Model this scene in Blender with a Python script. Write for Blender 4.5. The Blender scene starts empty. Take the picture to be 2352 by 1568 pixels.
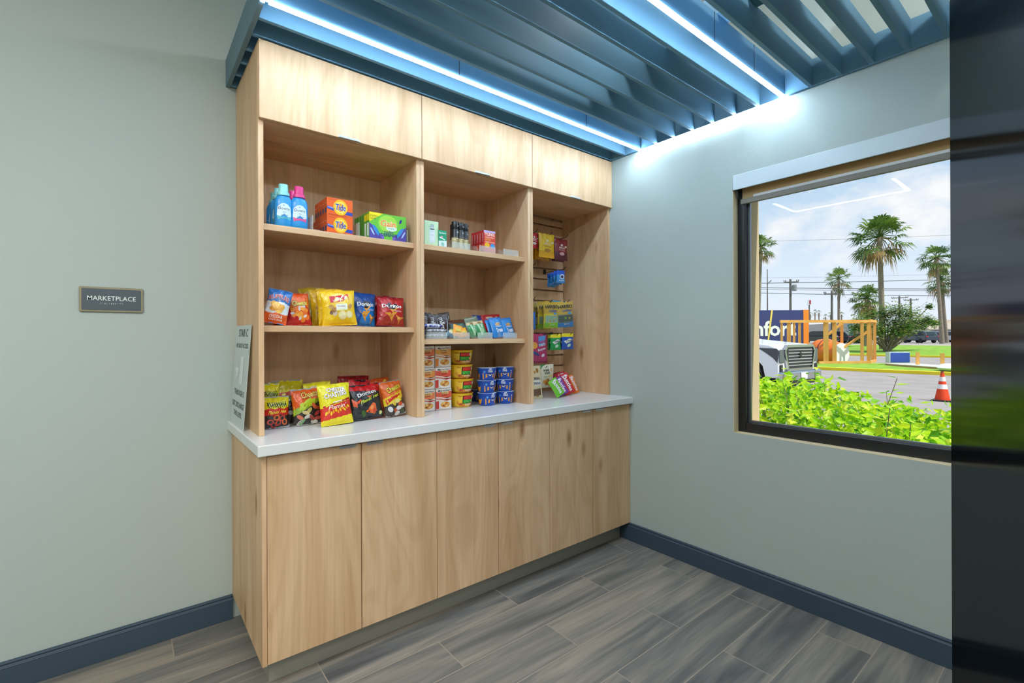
import bpy, bmesh, math, random
from mathutils import Vector, Matrix, noise
C = bpy.context.scene.collection
SC = bpy.context.scene
R = math.radians
PI = math.pi

# ------------------------------------------------------------------ camera
CAM = Vector((-2.4915, -2.5486, 1.2958))
YAW, ROLL, FPX, PPX, PPY = 0.89150, -0.0039, 1094.64, 1180.15, 774.62
_f = Vector((math.cos(YAW), math.sin(YAW), 0)); _r = Vector((math.sin(YAW), -math.cos(YAW), 0)); _u = Vector((0, 0, 1))
RT = _r*math.cos(ROLL)+_u*math.sin(ROLL); UP = _u*math.cos(ROLL)-_r*math.sin(ROLL)
cam = bpy.data.objects.new('camera', bpy.data.cameras.new('camera')); C.objects.link(cam)
M = Matrix((RT, UP, -_f)).transposed().to_4x4(); M.translation = CAM
cam.matrix_world = M
cam.data.sensor_width = 36; cam.data.lens = FPX*36/2352
cam.data.shift_x = (1176-PPX)/2352; cam.data.shift_y = (PPY-784)/2352
cam.data.clip_start = 0.02; cam.data.clip_end = 2000
SC.camera = cam
def ray(px, py): return _f+RT*((px-PPX)/FPX)+UP*((PPY-py)/FPX)
def at(px, py, d): return CAM+ray(px, py)*d
def on(px, py, ax, val):
    d = ray(px, py); return CAM+d*((val-CAM[ax])/d[ax])
def X(px, y, py=775): return on(px, py, 1, y).x

# ------------------------------------------------------------------ view, sky, sun, lamps
SC.view_settings.view_transform = 'Standard'; SC.view_settings.look = 'None'
SC.view_settings.gamma = 1; SC.view_settings.use_curve_mapping = False
SC.view_settings.exposure = 0.0
SC.cycles.max_bounces = 8; SC.cycles.diffuse_bounces = 5; SC.cycles.glossy_bounces = 4
SC.cycles.transmission_bounces = 6; SC.cycles.transparent_max_bounces = 16
SC.cycles.sample_clamp_indirect = 4; SC.cycles.caustics_reflective = False; SC.cycles.caustics_refractive = False
SC.cycles.use_denoising = True
def lin(h):
    h = h.lstrip('#'); h = ''.join(c*2 for c in h) if len(h) == 3 else h; o = []
    for i in (0, 2, 4):
        c = int(h[i:i+2], 16)/255; o.append(c/12.92 if c <= .04045 else ((c+.055)/1.055)**2.4)
    return (o[0], o[1], o[2], 1.0)
W = bpy.data.worlds.new('sky'); SC.world = W; W.use_nodes = True
nt = W.node_tree; nt.nodes.clear(); N = nt.nodes.new; L = nt.links.new
o = N('ShaderNodeOutputWorld'); bg = N('ShaderNodeBackground'); L(bg.outputs[0], o.inputs[0])
tc = N('ShaderNodeTexCoord'); sx = N('ShaderNodeSeparateXYZ'); L(tc.outputs['Generated'], sx.inputs[0])
rp = N('ShaderNodeValToRGB'); L(sx.outputs['Z'], rp.inputs[0])
e = rp.color_ramp.elements
e[0].position = 0.0; e[0].color = (.80, .84, .93, 1); e[1].position = .6; e[1].color = (.30, .48, .80, 1)
k = e.new(.12); k.color = (.68, .77, .90, 1); k = e.new(.27); k.color = (.47, .63, .82, 1)
mp = N('ShaderNodeMapping'); mp.inputs['Scale'].default_value = (1, 1, 1.6); mp.inputs['Location'].default_value = (.33, .02, .05)
L(tc.outputs['Generated'], mp.inputs[0])
nz = N('ShaderNodeTexNoise'); nz.inputs['Scale'].default_value = 4.2; nz.inputs['Detail'].default_value = 7; nz.inputs['Roughness'].default_value = .55
L(mp.outputs[0], nz.inputs[0])
r2 = N('ShaderNodeValToRGB'); L(nz.outputs[0], r2.inputs[0])
r2.color_ramp.elements[0].position = .49; r2.color_ramp.elements[1].position = .60
mx = N('ShaderNodeMix'); mx.data_type = 'RGBA'; L(r2.outputs[0], mx.inputs[0]); L(rp.outputs[0], mx.inputs[6]); mx.inputs[7].default_value = (.90, .88, .90, 1)
L(mx.outputs[2], bg.inputs[0]); bg.inputs[1].default_value = 1.15

def lamp(name, kind, loc, energy, col=(1, 1, 1), **kw):
    d = bpy.data.lights.new(name, kind); d.energy = energy; d.color = col
    for a, b in kw.items(): setattr(d, a, b)
    ob = bpy.data.objects.new(name, d); ob.location = loc; C.objects.link(ob); return ob
sun = lamp('sun', 'SUN', (0, 0, 20), 5.0, (1, .95, .86), angle=R(.6))
sun.rotation_euler = Vector((.06, -.52, .83)).to_track_quat('Z', 'Y').to_euler()
# ceiling lamps of the lobby (behind and above the camera)
for lx, ly, en in ((-3.7, -2.2, 72), (-2.4, -3.9, 62), (-.9, -3.6, 10)):
    lamp('ceiling_lamp', 'AREA', (lx, ly, 2.96), en, (1, .97, .92), shape='SQUARE', size=1.1)
# small downlights in the ceiling above the slats: they throw the slat shadows on the window wall
for lx, ly, en in ((-.85, -1.3, 7), (-.8, -2.6, 20)):
    lamp('downlight', 'POINT', (lx, ly, 2.84), en, (1, .98, .95), shadow_soft_size=.05)
# added fill light behind the camera, brightens slats and cabinet fronts
fl = lamp('unseen_fill_light', 'AREA', (-3.4, -5.9, 1.5), 34, (.93, .97, 1), shape='RECTANGLE', size=4.4, size_y=2.2)
fl.rotation_euler = (R(90), 0, 0)

# ------------------------------------------------------------------ materials
MATS = {}
def mat(name, col='#888888', rough=.5, metal=0.0, spec=.5, emit=None, es=0, alpha=None, bump=None, coat=0):
    if name in MATS: return MATS[name]
    m = bpy.data.materials.new(name); m.use_nodes = True
    b = m.node_tree.nodes['Principled BSDF']
    b.inputs['Base Color'].default_value = lin(col); b.inputs['Roughness'].default_value = rough
    b.inputs['Metallic'].default_value = metal; b.inputs['Specular IOR Level'].default_value = spec
    b.inputs['Coat Weight'].default_value = coat
    if emit: b.inputs['Emission Color'].default_value = lin(emit); b.inputs['Emission Strength'].default_value = es
    if bump:
        n = m.node_tree.nodes.new; l = m.node_tree.links.new
        t = n('ShaderNodeTexCoord'); q = n('ShaderNodeTexNoise'); q.inputs['Scale'].default_value = bump[0]; q.inputs['Detail'].default_value = 3
        l(t.outputs['Object'], q.inputs[0]); bp = n('ShaderNodeBump'); bp.inputs['Strength'].default_value = bump[1]; bp.inputs['Distance'].default_value = bump[2]
        l(q.outputs[0], bp.inputs['Height']); l(bp.outputs[0], b.inputs['Normal'])
    MATS[name] = m; return m
def attr_mat(name, rough, spec=.5, bump=None, metal=0, coat=0):
    m = mat(name, '#ffffff', rough, metal, spec, bump=bump, coat=coat)
    n = m.node_tree.nodes.new('ShaderNodeAttribute'); n.attribute_name = 'Col'
    m.node_tree.links.new(n.outputs['Color'], m.node_tree.nodes['Principled BSDF'].inputs['Base Color']); return m
FILM = attr_mat('printed_film', .27, .6, (30, .6, .012))
CARD = attr_mat('printed_card', .42, .4)
PLAS = attr_mat('coloured_plastic', .3, .5)
MATT = attr_mat('matt_paint', .7, .3)
GLOS = attr_mat('car_paint', .25, .5, coat=.6)
def wood(name, axis, tint=1.0):
    m = bpy.data.materials.new(name); m.use_nodes = True; t = m.node_tree; n = t.nodes.new; l = t.links.new
    b = t.nodes['Principled BSDF']; b.inputs['Roughness'].default_value = .48; b.inputs['Specular IOR Level'].default_value = .35
    tcn = n('ShaderNodeTexCoord'); oi = n('ShaderNodeObjectInfo')
    mu = n('ShaderNodeMath'); mu.operation = 'MULTIPLY'; mu.inputs[1].default_value = 23.0; l(oi.outputs['Random'], mu.inputs[0])
    ad = n('ShaderNodeVectorMath'); ad.operation = 'ADD'; l(tcn.outputs['Object'], ad.inputs[0])
    cb = n('ShaderNodeCombineXYZ'); [l(mu.outputs[0], cb.inputs[i]) for i in range(3)]; l(cb.outputs[0], ad.inputs[1])
    def nzz(s_across, s_along, det, dist, rough=.55):
        mpn = n('ShaderNodeMapping'); sc = [s_across]*3; sc[axis] = s_along; mpn.inputs['Scale'].default_value = sc; l(ad.outputs[0], mpn.inputs[0])
        q = n('ShaderNodeTexNoise'); q.inputs['Scale'].default_value = 1; q.inputs['Detail'].default_value = det; q.inputs['Distortion'].default_value = dist; q.inputs['Roughness'].default_value = rough
        l(mpn.outputs[0], q.inputs[0]); return q.outputs[0], mpn
    broad, _ = nzz(7, .9, 3, .9); fine, _ = nzz(95, 2.2, 4, .2, .7)
    # flame figure: bands of a slow field
    fig, _ = nzz(3.2, .55, 2, .6)
    sn = n('ShaderNodeMath'); sn.operation = 'MULTIPLY'; sn.inputs[1].default_value = 95; l(fig, sn.inputs[0])
    si = n('ShaderNodeMath'); si.operation = 'SINE'; l(sn.outputs[0], si.inputs[0])
    def ramp(src, a, b_, ca, cb_):
        rr = n('ShaderNodeValToRGB'); rr.color_ramp.elements[0].position = a; rr.color_ramp.elements[1].position = b_
        rr.color_ramp.elements[0].color = ca; rr.color_ramp.elements[1].color = cb_; l(src, rr.inputs[0]); return rr.outputs[0]
    def mixc(fac, A, B, mode='MIX'):
        q = n('ShaderNodeMix'); q.data_type = 'RGBA'; q.blend_type = mode
        if isinstance(fac, float): q.inputs[0].default_value = fac
        else: l(fac, q.inputs[0])
        for v, i in ((A, 6), (B, 7)):
            if isinstance(v, tuple): q.inputs[i].default_value = v
            else: l(v, q.inputs[i])
        return q.outputs[2]
    c0 = ramp(broad, .3, .72, lin('#d2a97e'), lin('#eecba3'))
    c1 = mixc(.5, c0, ramp(fine, .35, .7, (.80, .77, .73, 1), (1.04, 1.04, 1.04, 1)), 'MULTIPLY')
    c2 = mixc(.6, c1, ramp(si.outputs[0], .0, .9, (1, 1, 1, 1), (.90, .87, .83, 1)), 'MULTIPLY')
    # knots
    mpn = n('ShaderNodeMapping'); sc = [5.5]*3; sc[axis] = 2.1; mpn.inputs['Scale'].default_value = sc; l(ad.outputs[0], mpn.inputs[0])
    v = n('ShaderNodeTexVoronoi'); v.inputs['Scale'].default_value = 1; l(mpn.outputs[0], v.inputs[0])
    kn = ramp(v.outputs['Distance'], .025, .15, (1, 1, 1, 1), (0, 0, 0, 1))
    c3 = mixc(kn, c2, lin('#9c6e45'))
    l(c3, b.inputs['Base Color'])
    MATS[name] = m; return m
WV = wood('oak_laminate_upright', 2); WH = wood('oak_laminate_flat', 0)
PAINT = mat('wall_paint', '#b3bfb9', .75, spec=.25, bump=(230, .22, .004))
CEIL = mat('ceiling_paint', '#d4d8d4', .85)
NAVY = mat('navy_paint', '#3c4d5c', .45, spec=.4)
SLAT = mat('blue_slat_paint', '#6a94ad', .6, spec=.2)
QUARTZ = mat('white_quartz', '#e4e6e4', .14, spec=.5)
STEEL = mat('brushed_metal', '#c9cccb', .38, .7)
KICK = mat('kick_plate', '#a9a79a', .45, .35)
LED = mat('led_strip', '#ffffff', .5, emit='#d2e8ff', es=84)
BLACKM = mat('window_bronze', '#191b1d', .35)
DARK = mat('black_plastic', '#111214', .4)
def sheen(name, col, fac, rough):
    m = bpy.data.materials.new(name); m.use_nodes = True; t = m.node_tree; t.nodes.clear(); n = t.nodes.new; l = t.links.new
    oo = n('ShaderNodeOutputMaterial'); ms = n('ShaderNodeMixShader'); ms.inputs[0].default_value = fac
    a = n('ShaderNodeBsdfDiffuse'); a.inputs[0].default_value = lin(col); g = n('ShaderNodeBsdfGlossy'); g.inputs['Roughness'].default_value = rough; g.inputs[0].default_value = (.9, .95, 1, 1)
    l(a.outputs[0], ms.inputs[1]); l(g.outputs[0], ms.inputs[2]); l(ms.outputs[0], oo.inputs[0]); MATS[name] = m; return m
GLOSSBLK = sheen('gloss_black', '#05070a', .105, .12)
WHITE = mat('white_paint', '#eef0ee', .5)
FASC = mat('blind_cassette_paint', '#cfdcdf', .5)
CLOTHG = mat('blind_fabric', '#8d8a80', .8)
def clear(name, tint=(1, 1, 1, 1), f0=.04, gl=(1, 1, 1, 1), tr=None, gain=.96):
    m = bpy.data.materials.new(name); m.use_nodes = True; t = m.node_tree; t.nodes.clear(); n = t.nodes.new; l = t.links.new
    oo = n('ShaderNodeOutputMaterial'); ms = n('ShaderNodeMixShader'); lw = n('ShaderNodeLayerWeight'); lw.inputs[0].default_value = .5
    pw = n('ShaderNodeMath'); pw.operation = 'POWER'; pw.inputs[1].default_value = 5; l(lw.outputs['Facing'], pw.inputs[0])
    ma = n('ShaderNodeMath'); ma.operation = 'MULTIPLY_ADD'; ma.inputs[1].default_value = gain; ma.inputs[2].default_value = f0; l(pw.outputs[0], ma.inputs[0])
    a = n('ShaderNodeBsdfTransparent'); a.inputs[0].default_value = tint; g = n('ShaderNodeBsdfGlossy'); g.inputs['Roughness'].default_value = .01; g.inputs[0].default_value = gl
    l(ma.outputs[0], ms.inputs[0]); l(a.outputs[0], ms.inputs[1]); l(g.outputs[0], ms.inputs[2]); last = ms
    if tr:
        d = n('ShaderNodeBsdfDiffuse'); d.inputs[0].default_value = tr[0]; m2 = n('ShaderNodeMixShader'); m2.inputs[0].default_value = tr[1]
        l(ms.outputs[0], m2.inputs[1]); l(d.outputs[0], m2.inputs[2]); last = m2
    l(last.outputs[0], oo.inputs[0]); MATS[name] = m; return m
GLASS = clear('window_glass', (.97, .985, .98, 1), .007, gain=.5)
ACRYL = clear('clear_acrylic', (.95, .97, .96, 1), .04, tr=((.9, .93, .92, 1), .10), gain=.6)
LIPM = clear('acrylic_lip', (.95, .97, .96, 1), .04, tr=((.94, .96, .92, 1), .22), gain=.6)
FROST = clear('frosted_acrylic', (.80, .86, .85, 1), .04, tr=((.70, .78, .77, 1), .62))

# floor: wood-look porcelain planks
def floor_mat():
    m = bpy.data.materials.new('plank_tile'); m.use_nodes = True; t = m.node_tree; n = t.nodes.new; l = t.links.new
    b = t.nodes['Principled BSDF']; b.inputs['Roughness'].default_value = .42; b.inputs['Specular IOR Level'].default_value = .4
    tcn = n('ShaderNodeTexCoord'); mpn = n('ShaderNodeMapping'); mpn.inputs['Scale'].default_value = (1, -1, 1); mpn.inputs['Location'].default_value = (.145, -.171+.1982, 0)
    l(tcn.outputs['Object'], mpn.inputs[0])
    br = n('ShaderNodeTexBrick'); br.offset = .5; br.squash = 1
    for k_, v_ in (('Scale', 1), ('Mortar Size', .0022), ('Mortar Smooth', .1), ('Brick Width', .883), ('Row Height', .1982), ('Bias', 0)): br.inputs[k_].default_value = v_
    br.inputs['Color1'].default_value = (0, 0, 0, 1); br.inputs['Color2'].default_value = (1, 1, 1, 1); br.inputs['Mortar'].default_value = (.5, .5, .5, 1)
    l(mpn.outputs[0], br.inputs[0])
    sc = n('ShaderNodeVectorMath'); sc.operation = 'MULTIPLY'; sc.inputs[1].default_value = (31, 57, 13); l(br.outputs['Color'], sc.inputs[0])
    ad = n('ShaderNodeVectorMath'); ad.operation = 'ADD'; l(tcn.outputs['Object'], ad.inputs[0]); l(sc.outputs[0], ad.inputs[1])
    def nz_(s, det, dist):
        q = n('ShaderNodeMapping'); q.inputs['Scale'].default_value = s; l(ad.outputs[0], q.inputs[0])
        w = n('ShaderNodeTexNoise'); w.inputs['Scale'].default_value = 1; w.inputs['Detail'].default_value = det; w.inputs['Distortion'].default_value = dist; l(q.outputs[0], w.inputs[0]); return w.outputs[0]
    a = nz_((.9, 9, 1), 4, 1.0); f = nz_((4, 90, 1), 5, .3)
    rr = n('ShaderNodeValToRGB'); l(a, rr.inputs[0]); el = rr.color_ramp.elements
    el[0].position = .33; el[0].color = lin('#5b5b59'); el[1].position = .68; el[1].color = lin('#9b9286'); k_ = el.new(.5); k_.color = lin('#777672')
    r3 = n('ShaderNodeValToRGB'); l(f, r3.inputs[0]); r3.color_ramp.elements[0].position = .3; r3.color_ramp.elements[1].position = .7
    r3.color_ramp.elements[0].color = (.80, .80, .80, 1); r3.color_ramp.elements[1].color = (1.08, 1.06, 1.03, 1)
    q = n('ShaderNodeMix'); q.data_type = 'RGBA'; q.blend_type = 'MULTIPLY'; q.inputs[0].default_value = 1; l(rr.outputs[0], q.inputs[6]); l(r3.outputs[0], q.inputs[7])
    z = n('ShaderNodeMix'); z.data_type = 'RGBA'; l(br.outputs['Fac'], z.inputs[0]); l(q.outputs[2], z.inputs[6]); z.inputs[7].default_value = lin('#a29484')
    l(z.outputs[2], b.inputs['Base Color'])
    bp = n('ShaderNodeBump'); bp.inputs['Strength'].default_value = .3; bp.inputs['Distance'].default_value = .002; bp.invert = True; l(br.outputs['Fac'], bp.inputs['Height']); l(bp.outputs[0], b.inputs['Normal'])
    MATS['plank_tile'] = m; return m
def noisy(name, c0, c1, scale, rough=.9, stretch=(1, 1, 1), trans=0):
    m = bpy.data.materials.new(name); m.use_nodes = True; t = m.node_tree; n = t.nodes.new; l = t.links.new
    b = t.nodes['Principled BSDF']; b.inputs['Roughness'].default_value = rough; b.inputs['Specular IOR Level'].default_value = .25
    tcn = n('ShaderNodeTexCoord'); mpn = n('ShaderNodeMapping'); mpn.inputs['Scale'].default_value = stretch; l(tcn.outputs['Object'], mpn.inputs[0])
    q = n('ShaderNodeTexNoise'); q.inputs['Scale'].default_value = scale; q.inputs['Detail'].default_value = 5; l(mpn.outputs[0], q.inputs[0])
    rr = n('ShaderNodeValToRGB'); l(q.outputs[0], rr.inputs[0]); rr.color_ramp.elements[0].position = .35; rr.color_ramp.elements[1].position = .65
    rr.color_ramp.elements[0].color = lin(c0); rr.color_ramp.elements[1].color = lin(c1); l(rr.outputs[0], b.inputs['Base Color'])
    if trans:
        tr = n('ShaderNodeBsdfTranslucent'); l(rr.outputs[0], tr.inputs[0]); ms = n('ShaderNodeMixShader'); ms.inputs[0].default_value = trans
        l(b.outputs[0], ms.inputs[1]); l(tr.outputs[0], ms.inputs[2]); l(ms.outputs[0], t.nodes['Material Output'].inputs[0])
    MATS[name] = m; return m

# ------------------------------------------------------------------ mesh helpers
class MB:
    def __init__(s): s.v = []; s.f = []; s.c = []; s.m = []
    def add(s, vs, fs, col=None, mi=0):
        o_ = len(s.v); s.v += [tuple(p) for p in vs]
        for i, f in enumerate(fs):
            s.f.append([a+o_ for a in f]); s.c.append(col[i] if isinstance(col, list) else col); s.m.append(mi)
        return s
    def box(s, a, b, col=None, mi=0, sides=None):
        (x0, y0, z0), (x1, y1, z1) = a, b
        vs = [(x0, y0, z0), (x1, y0, z0), (x1, y1, z0), (x0, y1, z0), (x0, y0, z1), (x1, y0, z1), (x1, y1, z1), (x0, y1, z1)]
        return s.add(vs, [(0, 3, 2, 1), (4, 5, 6, 7), (0, 1, 5, 4), (1, 2, 6, 5), (2, 3, 7, 6), (3, 0, 4, 7)], col, mi)
    def bar(s, p, q, w, h=None, col=None, mi=0, up=(0, 0, 1)):
        p = Vector(p); q = Vector(q); h = h or w; d = (q-p).normalized(); u = Vector(up)
        if abs(d.dot(u)) > .95: u = Vector((1, 0, 0))
        a = d.cross(u).normalized()*w/2; b = a.cross(d).normalized()*h/2
        vs = [p-a-b, p+a-b, p+a+b, p-a+b, q-a-b, q+a-b, q+a+b, q-a+b]
        return s.add(vs, [(0, 1, 2, 3), (7, 6, 5, 4), (0, 4, 5, 1), (1, 5, 6, 2), (2, 6, 7, 3), (3, 7, 4, 0)], col, mi)
    def tube(s, pts, rad, n=8, col=None, mi=0):
        pts = [Vector(p) for p in pts]; vs = []; fs = []
        for i, p in enumerate(pts):
            d = (pts[min(i+1, len(pts)-1)]-pts[max(i-1, 0)]).normalized(); u = Vector((0, 0, 1)) if abs(d.z) < .9 else Vector((1, 0, 0))
            a = d.cross(u).normalized(); b = a.cross(d); r_ = rad[i] if isinstance(rad, (list, tuple)) else rad
            vs += [p+(a*math.cos(2*PI*k/n)+b*math.sin(2*PI*k/n))*r_ for k in range(n)]
        for i in range(len(pts)-1):
            for k in range(n): fs.append((i*n+k, i*n+(k+1) % n, (i+1)*n+(k+1) % n, (i+1)*n+k))
        fs.append(tuple(range(n))[::-1]); fs.append(tuple((len(pts)-1)*n+k for k in range(n)))
        return s.add(vs, fs, col, mi)
    def lathe(s, prof, n=24, col=None, mi=0, sx=1, sy=1, c=(0, 0, 0)):
        vs = []; fs = []; cs = []
        for r_, z in prof: vs += [(c[0]+r_*sx*math.cos(2*PI*k/n), c[1]+r_*sy*math.sin(2*PI*k/n), c[2]+z) for k in range(n)]
        for i in range(len(prof)-1):
            for k in range(n):
                fs.append((i*n+k, i*n+(k+1) % n, (i+1)*n+(k+1) % n, (i+1)*n+k)); cs.append(col[i] if isinstance(col, list) else col)
        fs.append(tuple(range(n))[::-1]); cs.append(cs[0]); fs.append(tuple((len(prof)-1)*n+k for k in range(n))); cs.append(cs[-2])
        return s.add(vs, fs, cs, mi)
    def prism(s, poly, ax, a, b, col=None, mi=0):
        # polygon in the two remaining axes, extruded along ax
        def P(p, t): q = list(p); q.insert(ax, t); return tuple(q)
        n = len(poly); vs = [P(p, a) for p in poly]+[P(p, b) for p in poly]
        fs = [tuple(range(n))[::-1], tuple(range(n, 2*n))]+[(i, (i+1) % n, n+(i+1) % n, n+i) for i in range(n)]
        return s.add(vs, fs, col, mi)
    def build(s, name, mats, parent=None, loc=None, rot=None, smooth=False, bevel=0, seg=1, angle=40):
        me = bpy.data.meshes.new(name); me.from_pydata(s.v, [], s.f)
        mats = mats if isinstance(mats, (list, tuple)) else [mats]
        for q in mats: me.materials.append(q)
        me.polygons.foreach_set('material_index', s.m)
        if any(c is not None for c in s.c):
            at_ = me.color_attributes.new('Col', 'FLOAT_COLOR', 'CORNER'); buf = []
            cache = {}
            for f, c in zip(s.f, s.c):
                c = c or '#ffffff'
                if c not in cache: cache[c] = list(lin(c))
                buf += cache[c]*len(f)
            at_.data.foreach_set('color', buf)
        bm = bmesh.new(); bm.from_mesh(me); bmesh.ops.recalc_face_normals(bm, faces=bm.faces); bm.to_mesh(me); bm.free()
        ob = bpy.data.objects.new(name, me); C.objects.link(ob)
        if parent: ob.parent = parent
        if loc is not None: ob.location = loc
        if rot is not None: ob.rotation_euler = rot
        if smooth:
            me.polygons.foreach_set('use_smooth', [True]*len(me.polygons))
            if smooth != 'all': me.set_sharp_from_angle(angle=R(angle))
        if bevel:
            md = ob.modifiers.new('bevel', 'BEVEL'); md.width = bevel; md.segments = seg; md.limit_method = 'ANGLE'; md.angle_limit = R(40)
        return ob
def tag(o_, label=None, cat=None, group=None, kind=None):
    for k_, v_ in (('label', label), ('category', cat), ('group', group), ('kind', kind)):
        if v_: o_[k_] = v_
    return o_
def thing(name, label, cat, loc=(0, 0, 0), rotz=0, group=None):
    o_ = bpy.data.objects.new(name, None); C.objects.link(o_); o_.location = loc; o_.rotation_euler = (0, 0, rotz); o_.empty_display_size = .1
    return tag(o_, label, cat, group)
def struct(name, mb, m, **kw): return tag(mb.build(name, m, **kw), kind='structure')
def dup(root, label, loc=None, rotz=None, group=None):
    r_ = root.copy(); C.objects.link(r_); r_['label'] = label
    if loc is not None: r_.location = loc
    if rotz is not None: r_.rotation_euler = (0, 0, rotz)
    if group: r_['group'] = group
    for ch in list(root.children):
        c = ch.copy(); C.objects.link(c); c.parent = r_
        for g in ch.children:
            d = g.copy(); C.objects.link(d); d.parent = c
    return r_

# ---- flat graphics: lists of (verts2d, faces, colour, layer)
_tc = {}
def text_mesh(s, bold=0.0, shear=0.0, fine=True):
    key = (s, bold, shear)
    if key in _tc: return _tc[key]
    cu = bpy.data.curves.new('lettering', 'FONT'); cu.body = s; cu.size = 1; cu.offset = bold; cu.shear = shear; cu.resolution_u = 2; cu.fill_mode = 'FRONT'
    ob = bpy.data.objects.new('lettering', cu); me = bpy.data.meshes.new_from_object(ob)
    bm = bmesh.new(); bm.from_mesh(me); bmesh.ops.triangulate(bm, faces=bm.faces)
    for _ in range(2):
        es = [e_ for e_ in bm.edges if e_.calc_length() > .22]
        if es: bmesh.ops.subdivide_edges(bm, edges=es, cuts=1); bmesh.ops.triangulate(bm, faces=bm.faces)
    vs = [(v_.co.x, v_.co.y) for v_ in bm.verts]; bm.verts.index_update(); fs = [[v_.index for v_ in f.verts] for f in bm.faces]
    bm.free(); bpy.data.objects.remove(ob); bpy.data.curves.remove(cu); bpy.data.meshes.remove(me)
    if not vs: vs = [(0, 0), (1, 0), (0, 1)]; fs = []
    x0 = min(p[0] for p in vs); x1 = max(p[0] for p in vs); y0 = min(p[1] for p in vs); y1 = max(p[1] for p in vs)
    vs = [(p[0]-(x0+x1)/2, p[1]-(y0+y1)/2) for p in vs]
    _tc[key] = (vs, fs, x1-x0, y1-y0); return _tc[key]
def _rot(vs, cx, cz, a):
    ca, sa = math.cos(a), math.sin(a); return [(cx+x*ca-z*sa, cz+x*sa+z*ca) for x, z in vs]
def T(s, cx, cz, w=None, h=None, col='#ffffff', rot=0, bold=.01, shear=0, arch=0, ly=3):
    bold = round(bold*.62, 4); vs, fs, tw, th = text_mesh(s, bold, shear)
    b0 = text_mesh(s, .01, shear)       # outline and fill share one scale
    kx = w/b0[2] if w else None; kz = h/b0[3] if h else None
    kx = kx or kz; kz = kz or kx
    vs = [(x*kx, z*kz + arch*(1-(2*x/max(b0[2], .01))**2)) for x, z in vs]
    return [(_rot(vs, cx, cz, R(rot)), fs, col, ly)]
def TO(s, cx, cz, w=None, h=None, col='#ffffff', oc='#000000', o=.06, **kw):
    ly = kw.pop('ly', 3); b = kw.pop('bold', .02)
    return T(s, cx, cz, w, h, oc, bold=b+o, ly=ly, **kw)+T(s, cx, cz, w, h, col, bold=b, ly=ly+1, **kw)
def D(cx, cz, rx, rz, col, rot=0, ly=1, n=20):
    vs = [(0, 0)]+[(rx*.5*math.cos(2*PI*k/n), rz*.5*math.sin(2*PI*k/n)) for k in range(n)]+[(rx*math.cos(2*PI*k/n), rz*math.sin(2*PI*k/n)) for k in range(n)]
    fs = [(0, 1+k, 1+(k+1) % n) for k in range(n)]+[(1+k, 1+n+k, 1+n+(k+1) % n, 1+(k+1) % n) for k in range(n)]
    return [(_rot(vs, cx, cz, R(rot)), fs, col, ly)]
def Q(cx, cz, w, h, col, rot=0, ly=1, n=5):
    vs = [(w*(i/n-.5), h*(j/n-.5)) for j in range(n+1) for i in range(n+1)]
    fs = [(j*(n+1)+i, j*(n+1)+i+1, (j+1)*(n+1)+i+1, (j+1)*(n+1)+i) for j in range(n) for i in range(n)]
    return [(_rot(vs, cx, cz, R(rot)), fs, col, ly)]
def PG(pts, col, ly=1):
    cx = sum(p[0] for p in pts)/len(pts); cz = sum(p[1] for p in pts)/len(pts); n = len(pts)
    vs = [(cx, cz)]+[((p[0]+cx)/2, (p[1]+cz)/2) for p in pts]+list(pts)
    fs = [(0, 1+k, 1+(k+1) % n) for k in range(n)]+[(1+k, 1+n+k, 1+n+(k+1) % n, 1+(k+1) % n) for k in range(n)]
    return [(vs, fs, col, ly)]
def put(mb, art, mapf, mi=0):
    for vs, fs, col, ly in art: mb.add([mapf(x, z, ly) for x, z in vs], fs, col, mi)

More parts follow.
